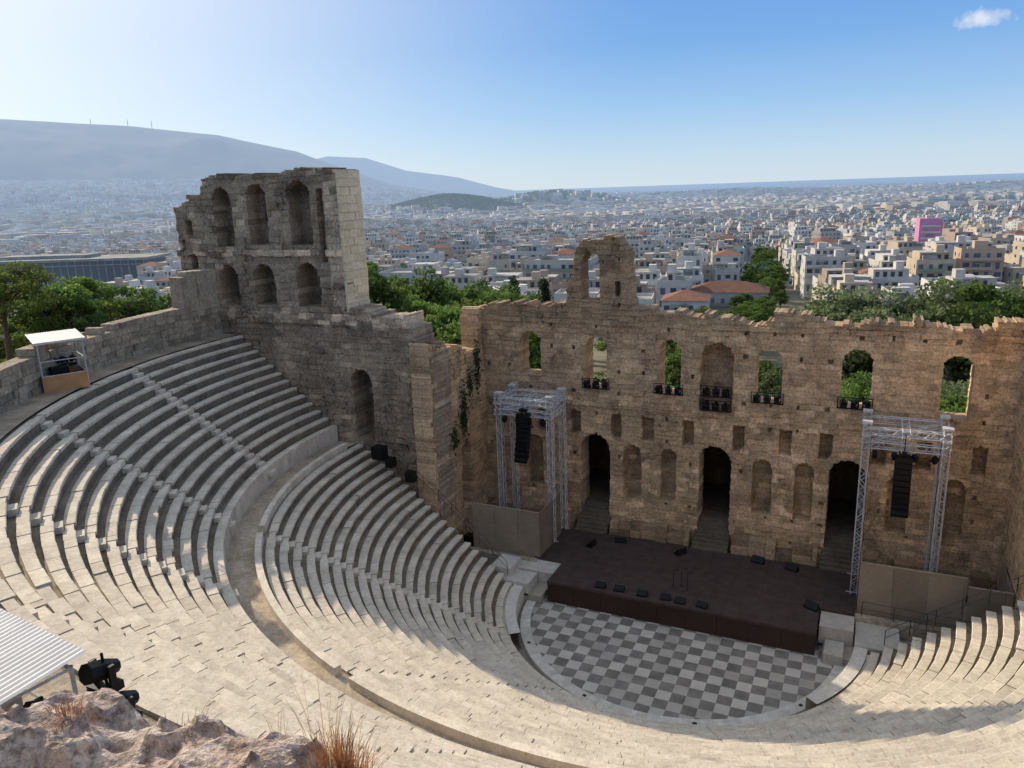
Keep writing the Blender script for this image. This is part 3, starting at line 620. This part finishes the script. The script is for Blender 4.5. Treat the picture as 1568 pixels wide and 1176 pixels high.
# ---------------------------------------------------------------- lighting booths
def booth(x,y,z,rz,w_,d_,h_,ply=True,tilt=.09):
    root=link(bpy.data.objects.new("lighting_booth",None));M=TR(x,y,z,rz)
    q=[]
    for sx in (-1,1):
        for sy in (-1,1): q+=tube((sx*w_/2,sy*d_/2,0),(sx*w_/2,sy*d_/2,h_),.04)
    for zz in (1.0,1.9,h_-.05):
        for sx in (-1,1): q+=tube((sx*w_/2,-d_/2,zz),(sx*w_/2,d_/2,zz),.03)
        for sy in (-1,1): q+=tube((-w_/2,sy*d_/2,zz),(w_/2,sy*d_/2,zz),.03)
    q+=tube((-w_/2,-d_/2,0),(w_/2,-d_/2,1.0),.025)
    mesh_q("frame",xf(q,M),[M_metal],parent=root)
    q=[];n=int(w_/.12)
    for i in range(n):
        xa=-w_/2-.2+(w_+.4)*i/n;xb=-w_/2-.2+(w_+.4)*(i+1)/n;xm=(xa+xb)/2
        for u,v,zu,zv in ((xa,xm,0,.015),(xm,xb,.015,0)):
            q.append([(u,-d_/2-.2,h_+zu),(v,-d_/2-.2,h_+zv),(v,d_/2+.2,h_+zv+tilt*d_),(u,d_/2+.2,h_+zu+tilt*d_)])
    q+=boxq(-w_/2-.2,w_/2+.2,-d_/2-.22,-d_/2-.2,h_-.12,h_)
    mesh_q("roof",xf(q,M),[M_roofw],parent=root)
    if ply: mesh_q("plywood_panels",xf(boxq(-w_/2,w_/2,-d_/2-.05,-d_/2-.02,0,1.0)+boxq(-w_/2,w_/2,d_/2,d_/2+.03,0,1.0)+boxq(w_/2,w_/2+.03,-d_/2,d_/2,0,1.0)+boxq(-w_/2-.03,-w_/2,-d_/2,d_/2,0,1.0),M),[M_ply],parent=root)
    q=[]
    for i in range(4): spot(q,-w_/2+.4+i*(w_-.8)/3,d_/2-.3,1.1 if ply else h_-1.2,0,-.4)
    q+=boxq(-.6,.4,-.3,.3,.5,1.3)
    mesh_q("lamps",xf(q,M),[M_black],parent=root)
booth(-34.9,-16.6,18.02,R_(64),2.4,2.4,3.1)
booth(-5.0,-40.4,18.6,R_(-7),7.2,1.8,3.0,ply=False,tilt=.12)
q=[];spot(q,-1.35,-39.4,20.75,0,-.3);spot(q,-1.15,-39.3,20.1,0,-.3);q+=tube((-1.3,-39.4,21.5),(-1.3,-39.4,18.5),.03);mesh_q("follow_spotlight",q,[M_black])
root=link(bpy.data.objects.new("control_desk",None))
mesh_q("case",boxq(4.6,5.7,-37.5,-36.9,17.9,18.6)+boxq(5.9,6.3,-37.4,-37.0,17.9,18.9),[M_black],parent=root)
mesh_q("cover",boxq(4.9,5.5,-37.3,-36.95,18.61,18.72)+boxq(5.1,5.3,-37.6,-37.52,18.2,18.5),[M_roofw],parent=root)
# ---------------------------------------------------------------- trees
def leafquads(C,s,t,rg):
    n=len(C);u=rg.normal(size=(n,3));u/=np.linalg.norm(u,axis=1)[:,None];v=rg.normal(size=(n,3));v-=u*(u*v).sum(1)[:,None];v/=np.linalg.norm(v,axis=1)[:,None]
    ss=s*rg.uniform(.6,1.4,n)[:,None];u=u*ss;v=v*ss*.6
    return np.stack([C-u-v*.3,C+v-u*.1,C+u+v*.2,C-v+u*.1],1)
def tree_mesh(name,kind,seed,mat_):
    rg=np.random.default_rng(seed)
    if kind=='cypress': Ht=10;ncl=60
    elif kind=='pine': Ht=9;ncl=38
    else: Ht=9;ncl=54
    def limb(p,q_,r0,r1):
        p=np.array(p,float);q_=np.array(q_,float);d=q_-p;d/=np.linalg.norm(d);a=np.cross(d,[.3,.9,.1]);a/=np.linalg.norm(a);b=np.cross(d,a);o=[]
        for k in range(6):
            t0=k*math.pi/3;t1=t0+math.pi/3
            c0=a*math.cos(t0)+b*math.sin(t0);c1=a*math.cos(t1)+b*math.sin(t1)
            o.append([p+c0*r0,p+c1*r0,q_+c1*r1,q_+c0*r1])
        return o
    wood=[];C=[];Tn=[]
    base=np.array([0,0,0.]);top=np.array([rg.normal()*.3,rg.normal()*.3,Ht*.5])
    wood+=limb(base,top*.5,.28,.2)+limb(top*.5,top,.2,.13)
    for i in range(ncl):
        if kind=='cypress':
            h=1+ (i/ncl)*9;rad=.95*math.sin(min(1,(h-.6)/9.6)*math.pi)**.6;a=rg.uniform(0,6.28);c=np.array([math.cos(a)*rad*.5,math.sin(a)*rad*.5,h]);cr=np.array([.55,.55,.9]);n=70
        elif kind=='pine':
            a=rg.uniform(0,6.28);rd=3.6*math.sqrt(rg.random());c=np.array([math.cos(a)*rd,math.sin(a)*rd,6.6+rg.uniform(-1.6,1.6)-rd*rd*.10]);cr=np.array([1.15,1.15,.55])*rg.uniform(.6,1.2);n=210
        else:
            d=rg.normal(size=3);d/=np.linalg.norm(d);d*=rg.uniform(.35,1)**.6;c=np.array([d[0]*3.1,d[1]*3.1,5.7+d[2]*2.9]);cr=np.array([.95,.95,.7])*rg.uniform(.5,1.15);n=170
        if kind!='cypress' and rg.random()<.5: wood+=limb(top*rg.uniform(.55,1),c,.08,.03)
        d=rg.normal(size=(n,3));d/=np.linalg.norm(d,axis=1)[:,None];d*=(rg.uniform(.25,1,n)**.5)[:,None]
        pts=c+d*cr;C.append(pts)
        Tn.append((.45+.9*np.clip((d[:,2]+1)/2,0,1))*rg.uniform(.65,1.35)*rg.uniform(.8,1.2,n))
    C=np.concatenate(C);Tn=np.concatenate(Tn);lq=leafquads(C,.125 if kind!='cypress' else .13,Tn,rg)
    wood=np.array(wood);V=np.concatenate([wood,lq]);mi=np.r_[np.zeros(len(wood)),np.ones(len(lq))]
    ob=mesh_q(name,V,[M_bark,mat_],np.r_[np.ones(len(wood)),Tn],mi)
    me=ob.data;bpy.data.objects.remove(ob);return me
TM={'green_tree':[tree_mesh("green_tree_mesh",'b',s,M_leafA) for s in (1,2,3)],'olive_tree':[tree_mesh("olive_tree_mesh",'b',s,M_leafB) for s in (4,5)],
    'pine_tree':[tree_mesh("pine_tree_mesh",'pine',s,M_leafP) for s in (6,7,8)],'cypress_tree':[tree_mesh("cypress_tree_mesh",'cypress',s,M_leafC) for s in (9,10)]}
def tree(kind,x,y,s,zoff=0):
    ob=bpy.data.objects.new(kind,random.choice(TM[kind]));link(ob);ob.location=(x,y,float(terr(x,y))-.2+zoff);ob.rotation_euler=(0,0,random.uniform(0,6.28));ob.scale=(s*random.uniform(.9,1.15),s*random.uniform(.9,1.15),s*random.uniform(.9,1.1))
    return ob
tr=random.Random(5)
for i in range(80): 
    y=tr.uniform(26,75);x=10-(y+47)*tr.uniform(.46,.80);tree('green_tree' if tr.random()<.75 else 'pine_tree',x,y,tr.uniform(1.7,2.25))
for i in range(40): tree(tr.choice(['green_tree','olive_tree','green_tree']),tr.uniform(-22,34),tr.uniform(34,60),tr.uniform(1.05,1.4))
x=-27
while x<34:
    tree(tr.choice(['green_tree','olive_tree','green_tree']),x,tr.uniform(26,31),tr.uniform(1.15,1.42));x+=tr.uniform(3.0,4.4)
for i in range(44):
    y=tr.uniform(50,95);x=10+(y+47)*tr.uniform(-.02,.42);tree(tr.choice(['olive_tree','olive_tree','green_tree','pine_tree']),x,y,tr.uniform(1.7,2.35))
for i in range(60):
    x=tr.uniform(-45,85);y=tr.uniform(85,165)
    if abs(x-(10-.12*(y+47)))<6: continue
    tree(tr.choice(['olive_tree','olive_tree','green_tree','pine_tree']),x,y,tr.uniform(.9,1.5))
for i in range(110):
    a=R_(tr.uniform(118,183));r=tr.uniform(56,170);tree(tr.choice(['pine_tree','pine_tree','green_tree']),r*math.cos(a)-10,r*math.sin(a)+2,tr.uniform(1.1,1.7))
for x,y,s in ((-66,118,2.0),(-92,112,1.9),(-96,110,2.1),(-120,70,1.8),(-118,66,1.7),(38,76,2.1),(-70,110,1.8),(-60,122,1.9),(-125,60,1.8),(62,120,1.8),(-150,80,1.9),(-154,84,1.7)): tree('cypress_tree',x,y,s)
for i in range(75):
    d=125+i*6;x=10-.12*(d+47)+tr.choice([-5,0,5])+tr.uniform(-1.5,1.5);tree('green_tree',x,d,tr.uniform(.8,1.3))
for a,r,s in ((197.5,57,1.45),(201,53,1.35),(204.5,56,1.5),(208,51,1.3),(212,54,1.45),(217,50,1.2),(222,53,1.35),(228,51,1.1),(234,53,1.0)):
    tree('pine_tree',r*math.cos(R_(a)),r*math.sin(R_(a)),s)
# ---------------------------------------------------------------- city
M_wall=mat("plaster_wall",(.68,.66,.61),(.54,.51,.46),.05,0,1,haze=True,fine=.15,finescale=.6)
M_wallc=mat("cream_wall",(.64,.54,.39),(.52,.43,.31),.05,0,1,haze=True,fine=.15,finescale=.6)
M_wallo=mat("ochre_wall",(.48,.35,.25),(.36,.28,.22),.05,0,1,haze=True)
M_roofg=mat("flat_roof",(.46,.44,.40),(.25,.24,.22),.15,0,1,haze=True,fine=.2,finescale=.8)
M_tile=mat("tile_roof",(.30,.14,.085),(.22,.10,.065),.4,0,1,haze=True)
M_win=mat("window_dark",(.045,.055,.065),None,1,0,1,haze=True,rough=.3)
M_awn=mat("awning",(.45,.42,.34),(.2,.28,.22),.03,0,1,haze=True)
MATS=[M_wall,M_wallc,M_wallo,M_roofg,M_tile,M_win,M_awn]
GA=R_(6.84);ge=np.array([math.cos(GA),math.sin(GA)]);gn=np.array([-math.sin(GA),math.cos(GA)])
def build(cx_,cy_,w_,d_,z0,z1,rot,rg,detail):
    q=[];mi=[];t=[]
    M=TR(cx_,cy_,0,rot)
    def add(b,m,tt=1.):
        b=xf(b,M).tolist();q.extend(b);mi.extend([m]*len(b));t.extend([tt]*len(b))
    wm=rg.choices([0,1,2],[.66,.27,.07])[0];tt=rg.uniform(.6,1.12)
    x0,x1,y0,y1=-w_/2,w_/2,-d_/2,d_/2
    b=boxq(x0,x1,y0,y1,z0-6,z1);add(b[:4],wm,tt)
    tiled=rg.random()<.11
    if tiled:
        h=min(w_,d_)*.2;o=.4
        A_,B_,C_,D_=(x0-o,y0-o,z1),(x1+o,y0-o,z1),(x1+o,y1+o,z1),(x0-o,y1+o,z1)
        if w_>d_: e1=(x0+d_/2,0,z1+h);e2=(x1-d_/2,0,z1+h);add([[A_,B_,e2,e1],[C_,D_,e1,e2],[D_,A_,e1,e1],[B_,C_,e2,e2]],4,tt)
        else: e1=(0,y0+w_/2,z1+h);e2=(0,y1-w_/2,z1+h);add([[B_,C_,e2,e1],[D_,A_,e1,e2],[A_,B_,e1,e1],[C_,D_,e2,e2]],4,tt)
    else:
        add([boxq(x0+.2,x1-.2,y0+.2,y1-.2,z0,z1-.0)[4]],3,rg.uniform(.6,1.6))
        p=.8
        add(boxq(x0,x1,y0,y0+.2,z1,z1+p)+boxq(x0,x1,y1-.2,y1,z1,z1+p)+boxq(x0,x0+.2,y0+.2,y1-.2,z1,z1+p)+boxq(x1-.2,x1,y0+.2,y1-.2,z1,z1+p),wm,tt)
        if rg.random()<.6:
            xa,xb,ya_,yb=x0+rg.uniform(.5,2.5),x1-rg.uniform(.5,3),y0+rg.uniform(2,3.5),y1-rg.uniform(.5,2)
            add(boxq(xa,xb,ya_,yb,z1+.01,z1+3)[:4],wm,tt);add([boxq(xa,xb,ya_,yb,z1,z1+3)[4]],3,rg.uniform(.7,1.7))
            add(boxq(xa-.3,xb+.3,ya_-.6,ya_-.02,z1+2.9,z1+3.1),wm,tt)
            k=xa+.6
            while k<xb-1.6: add([boxq(k,k+1.3,ya_-.04,ya_,z1+.4,z1+2.3)[0]],5,rg.uniform(.5,2));k+=2.4
            sx=rg.uniform(xa,xb-3);add(boxq(sx,sx+2.6,ya_+1,ya_+4,z1+3.01,z1+5.4),wm,tt*1.03)
        else:
            sx=rg.uniform(x0+2,x1-4);sy=rg.uniform(y0+2,y1-3);add(boxq(sx,sx+rg.uniform(2.5,4.5),sy,sy+3,z1+.01,z1+rg.uniform(2.2,3.2)),wm,tt*1.03)
        if detail>0:
            if rg.random()<.5:
                a=rg.uniform(x0+1,x1-3);add(boxq(a,a+rg.uniform(2,5),y0+.8,y0+1.8,z1+.01,z1+2.2)[:5],rg.choice([0,3,6]),rg.uniform(.6,1))
            for k in range(rg.randint(1,3)):
                a=rg.uniform(x0+.6,x1-2);c=rg.uniform(y0+.6,y1-2);add(boxq(a,a+1.4,c,c+.9,z1+.3,z1+1.1),3,rg.uniform(.8,1.8))
    fl=max(1,int((z1-z0)/3.1));fh=(z1-z0)/fl
    if detail>0:
        style=rg.random()
        for f in range(fl):
            zb=z0+f*fh
            bal=style<.8
            n=max(2,int(w_/2.8));cw=w_/n
            for k in range(n):
                if rg.random()<.12: continue
                a=x0+(k+.5)*cw+rg.uniform(-.2,.2);ww=rg.uniform(.5,1.1)
                add([boxq(a-ww,a+ww,y0-.04,y0,zb+(.15 if bal else .95),zb+2.35)[0]],5,rg.uniform(.5,3.2))
            if bal and f>0 and detail>1:
                u0=x0+.3+rg.choice([0,0,cw]);u1=x1-.3-rg.choice([0,0,cw])
                add(boxq(u0,u1,y0-1.3,y0-.05,zb-.08,zb+.06)+boxq(u0,u1,y0-1.32,y0-1.26,zb+.07,zb+.95),wm if style<.5 else 6,tt*1.05)
                if rg.random()<.4:
                    a=rg.uniform(x0+.7,x1-4);add([[(a,y0-.02,zb+2.6),(a+3,y0-.02,zb+2.6),(a+3,y0-1.4,zb+2.0),(a,y0-1.4,zb+2.0)]],6,rg.uniform(.5,1.5))
            n=max(1,int(d_/3.4));cw=d_/n
            for k in range(n):
                if rg.random()<.25: continue
                a=y0+(k+.5)*cw;ww=rg.uniform(.4,.75)
                add([boxq(x0-.04,x0,a-ww,a+ww,zb+.95,zb+2.3)[2],boxq(x1,x1+.04,a-ww,a+ww,zb+.95,zb+2.3)[3]],5,rg.uniform(.5,2.6))
    return q,mi,t,wm,tiled
rg=random.Random(11)
EX=[(-32,213,25,14,-13,-5.5),(-6,370,20,14,-20,-4.5),(42,300,24,14,-16,.5),(37,437,10,12,-20,5),(-100,236,26,14,-14,1.5),(-134,178,16,13,-12,2.5),(70,290,18,14,-16,-.5),(-48,205,10,10,-13,-2.0)]
names={0:"white_apartment_building",1:"cream_apartment_building",2:"ochre_apartment_building"}
NEARR=330
for (x,y,w_,d_,z0,z1) in EX:
    z0=float(terr(x,y));q,mi,t,wm,tl=build(x,y,w_,d_,z0,z1,GA,random.Random(int(x*7)),2);mi=[0 if m==wm else m for m in mi];mesh_q("white_apartment_building",q,MATS,t,mi)
M_pink=mat("pink_netting",(.60,.27,.45),(.5,.2,.36),.3,0,1,haze=True)
mesh_q("scaffold_netting",xf(boxq(-5.6,5.6,-6.4,6.4,-20,6.2),TR(37,437,0,GA)),[M_pink])
zb=float(terr(-466,290));root=link(bpy.data.objects.new("long_museum_building",None));M=TR(-470,292,0,ya-.05)
M_glass=mat("dark_glazing",(.07,.085,.10),None,1,0,1,haze=True,rough=.3)
mesh_q("walls",xf(boxq(-60,60,-14,14,zb-8,-6.2),M),[M_glass],parent=root)
mesh_q("roof",xf(boxq(-64,64,-18,16,-6.1,-4.6)+boxq(-40,20,-8,8,-4.59,-2.6),M),[M_roofg],parent=root,tint=np.full(12,.75))
q=[]
for k in range(25): q+=boxq(-60+k*5-.2,-60+k*5+.2,-14.5,-14.1,zb-8,-6.2)
q+=boxq(-60,60,-14.4,-14.05,-9.2,-8.6)
mesh_q("facade_fins",xf(q,M),[M_roofg],parent=root)
Qs=[];Ms=[];Ts=[]
lot=15.0
cnt=0
for i in range(-145,68):
    for j in range(6,112):
        fx=i*lot+(i//5)*6;fy=j*lot+(j//4)*6
        p=ge*fx+gn*fy;x=p[0]+7.5;y=p[1]
        x+=(vn(x,y,260,5)-.5)*60;y+=(vn(x,y,260,9)-.5)*60
        r=math.hypot(x,y)
        if r<165 or r>1500: continue
        th_=math.degrees(math.atan2(x-10,y+47))
        if th_<-63 or th_>17: continue
        if th_<-30 and r<250: continue
        if th_>-22 and y<160: continue
        if any(abs(x-e[0])<e[2]/2+9 and abs(y-e[1])<e[3]/2+9 for e in EX): continue
        if abs((x+470)*math.cos(ya)+(y-292)*math.sin(ya))<75 and -110<(-(x+470)*math.sin(ya)+(y-292)*math.cos(ya))<26: continue
        if abs(x-(10-.12*(y+47)))<13 and r<600: continue
        if fbm(x,y,150,31,2)>.70: continue
        if rg.random()<(.10 if r>250 else .25): continue
        w_=rg.uniform(9,16.0);d_=rg.uniform(9,15.0);z0=float(terr(x,y));hh=rg.choice([6.5,9.5,9.5,12.5,12.5,15.5,18.5])*rg.uniform(.92,1.05)
        if r<260: hh=min(hh,11)
        dist=2 if r<700 else (1)
        rot=GA+rg.uniform(-.07,.07)+math.floor(vn(x,y,330,2)*3.2)*.3-.2
        q,mi,t,wm,tl=build(x+rg.uniform(-1.5,1.5),y+rg.uniform(-1.5,1.5),w_,d_,z0,z0+hh,rot,rg,dist)
        if r<NEARR:
            mesh_q("tile_roof_house" if tl else names[wm],q,MATS,t,mi)
        else: Qs+=q;Ms+=mi;Ts+=t
        cnt+=1
mesh_q("city_blocks",Qs,MATS,Ts,Ms)
q=[];t=[];mi=[]
fr=np.random.default_rng(3)
N=36000
r=np.sqrt(fr.uniform(1480**2,7900**2,N));r=np.where(fr.random(N)<.4,fr.uniform(1480,4200,N),r);th_=fr.uniform(-64,17,N);x=r*np.sin(np.radians(th_));y=r*np.cos(np.radians(th_))
ha,hb=hillm(x,y)
keep=(terr(x,y)>-72)&(fbm(x,y,500,21,2)<.70)&(ha<.3)&((hb<.35)|(fr.random(N)<.4))
x=x[keep];y=y[keep];r=r[keep];n=len(x);z0=terr(x,y)
w_=fr.uniform(5,11,n)*(1+r/9000);d_=fr.uniform(5,10,n)*(1+r/9000);h_=fr.choice([7,10,13,16,19,22],n)*fr.uniform(.9,1.1,n)
rot=GA+.2+np.floor(vn(x,y,400,6)*4)*.35;ca=np.cos(rot);sa=np.sin(rot)
def C_(sx,sy,z): return np.stack([x+sx*w_*ca-sy*d_*sa,y+sx*w_*sa+sy*d_*ca,z],-1)
zt=z0+h_;zb=z0-12
F=[np.stack([C_(-1,-1,zb),C_(1,-1,zb),C_(1,-1,zt),C_(-1,-1,zt)],1),np.stack([C_(1,-1,zb),C_(1,1,zb),C_(1,1,zt),C_(1,-1,zt)],1),np.stack([C_(-1,1,zb),C_(-1,-1,zb),C_(-1,-1,zt),C_(-1,1,zt)],1),np.stack([C_(1,1,zb),C_(-1,1,zb),C_(-1,1,zt),C_(1,1,zt)],1),np.stack([C_(-1,-1,zt),C_(1,-1,zt),C_(1,1,zt),C_(-1,1,zt)],1)]
wm=fr.choice([0,1,2],n,p=[.60,.32,.08]);rm=fr.choice([3,4,0],n,p=[.74,.10,.16]);tt=fr.uniform(.55,1.2,n)
Qa=[*F];Ma=[wm]*4+[rm];Ta=[tt]*4+[fr.uniform(.7,1.5,n)]
for f in range(5):
    zz=z0+1.3+f*3.1;ok=(zz+1.6<zt)&(r<4200)
    k=.82
    def W_(sx,z,o=.25): return np.stack([x+sx*w_*k*ca+(d_+o)*sa,y+sx*w_*k*sa-(d_+o)*ca,z],-1)
    Qa.append(np.stack([W_(-1,zz),W_(1,zz),W_(1,zz+1.3),W_(-1,zz+1.3)],1)[ok]);Ma.append(np.full(ok.sum(),5));Ta.append(fr.uniform(1,3.5,ok.sum()))
mesh_q("distant_city",np.concatenate(Qa),MATS,np.concatenate(Ta),np.concatenate(Ma))
N=13000
r=np.sqrt(fr.uniform(230**2,5200**2,N));th_=fr.uniform(-64,17,N);x=r*np.sin(np.radians(th_));y=r*np.cos(np.radians(th_))
f_=fbm(x,y,500,21,2);keep=(f_>.66)|(fr.random(N)<.30);x=x[keep];y=y[keep]
nr=3200;r=np.sqrt(fr.uniform(200**2,1300**2,nr));th_=fr.uniform(-64,17,nr);xn=r*np.sin(np.radians(th_));yn=r*np.cos(np.radians(th_))
kk=(fbm(xn,yn,150,31,2)>.64)|(fr.random(nr)<.45);x=np.r_[x,xn[kk]];y=np.r_[y,yn[kk]]
hx=fr.normal(-1238,170,1500);hy=fr.normal(2200,150,1500);x=np.r_[x,hx];y=np.r_[y,hy]
hx=fr.normal(-1130,210,500);hy=fr.normal(2800,150,500);x=np.r_[x,hx];y=np.r_[y,hy]
bt=np.radians(fr.uniform(-62,-46,1500));br=fr.normal(1750,60,1500);x=np.r_[x,br*np.sin(bt)];y=np.r_[y,br*np.cos(bt)]
z=terr(x,y);rr_=np.hypot(x,y);V=[];TT=[]
for k in range(26):
    s=fr.uniform(1.4,3.2,len(x))*(1+rr_/5000);c=np.stack([x+fr.normal(0,2.2,len(x))*(1+rr_/4000),y+fr.normal(0,2.2,len(x)),z+fr.uniform(2,10,len(x))*(1+rr_/8000)],-1)
    lq=leafquads(c,1.0,None,fr);lq=(lq-c[:,None])*s[:,None,None]*.55+c[:,None];V.append(lq);TT.append(fr.uniform(.5,1.7,len(x)))
mesh_q("distant_trees",np.concatenate(V),[M_leafFar],np.concatenate(TT))
# ---------------------------------------------------------------- foreground rock & grass
xs=np.linspace(-9,8.8,320);ys=np.linspace(-47.5,-40.4,160)
X,Yy=np.meshgrid(xs,ys,indexing='ij')
edge=-42.2+.5*(fbm(X,Yy*0,1.5,2,3)-.5)*2-.9*sst(6.4,8.2,X)-.5*sst(4,-2,X)
d=Yy-edge
top=23.66+(fbm(X,Yy,2.2,5,5)-.5)*.9+np.abs(fbm(X*1.3,Yy*2.2,1.1,9,4)-.5)*-1.0-.6*sst(6.2,8.2,X)-.35*sst(3.5,0,X)+.38*np.exp(-((X-5.6)/1.3)**2)+.05
slope=np.where(d<0,0.15*(-d),-3.2*d-1.1*d*d)
Zr=top+slope*np.where(d<0,.6,1)+(fbm(X,Yy,.5,11,3)-.5)*.26
Zr=np.round((Zr+.25*(vn(X,Yy,.9,3)))/.16)*.16*.35+Zr*.65
Zr=np.maximum(Zr,18.0)
grid_mesh("rock_outcrop",X,Yy,Zr,mat("rock_fg",(.66,.55,.46),(.36,.275,.24),2.2,1.0,11,stain=.5,stain_col=(.42,.22,.13),tint=False,fine=.6,finescale=9,bdist=.06,detail=7),smooth=False)
def zrock(x,y):
    i=int(np.clip((x+9)/17.8*319,0,319));j=int(np.clip((y+47.5)/7.1*159,0,159));return Zr[i,j]
def tuft(name,x,y,n,h,sp,m,lean=.5,wd=.006):
    q=[];t=[]
    for i in range(n):
        a=random.uniform(0,6.28);rr0=random.uniform(0,sp);bx=x+rr0*math.cos(a);by=y+rr0*math.sin(a);z=zrock(bx,by)-.04;L_=h*random.uniform(.4,1.2);le=random.uniform(0,lean)*L_;az=a+random.gauss(0,.5)
        p=np.array([bx,by,z]);w0=wd
        for s in range(3):
            f1=(s+1)/3;n_=np.array([bx+le*f1**1.6*math.cos(az),by+le*f1**1.6*math.sin(az),z+L_*f1*(1-.15*f1)]);w1=wd*(1-f1)+.0012
            o=np.array([math.cos(az+1.57),math.sin(az+1.57),0])
            q.append([p-o*w0,p+o*w0,n_+o*w1,n_-o*w1]);p=n_;w0=w1
            t.append(random.uniform(.6,1.3))
    mesh_q(name,q,[m],t)
tuft("dry_grass_tuft",3.3,-42.9,200,.16,.26,M_dry,1.2,.004)
tuft("dry_grass_tuft",6.35,-42.45,420,.34,.26,M_dry,.9,.004)
tuft("dry_grass_tuft",6.2,-42.4,26,1.05,.3,M_straw,.4,.004)
tuft("dry_grass_tuft",5.5,-42.3,12,.7,.3,M_straw,.5,.0035)
tuft("dry_grass_tuft",1.2,-43.2,60,.2,.3,M_straw,.9,.004)
tuft("dry_grass_tuft",4.6,-42.6,70,.15,.5,M_straw,.9,.004)
rgv=np.random.default_rng(4);C=[]
for (yy,zz,sy,sz,n) in ((5.4,11.6,.3,1.1,500),(3.6,10.0,.4,.5,220),(8.0,15.0,.25,1.1,350),(6.6,13.8,.25,.6,180)):
    C.append(np.stack([rgv.normal(-18.78,.06,n),rgv.normal(yy,sy,n),rgv.normal(zz,sz,n)],-1))
C=np.concatenate(C);mesh_q("climbing_ivy",leafquads(C,.11,None,rgv),[M_leafC],rgv.uniform(.8,2.6,len(C)))
print("buildings",cnt)
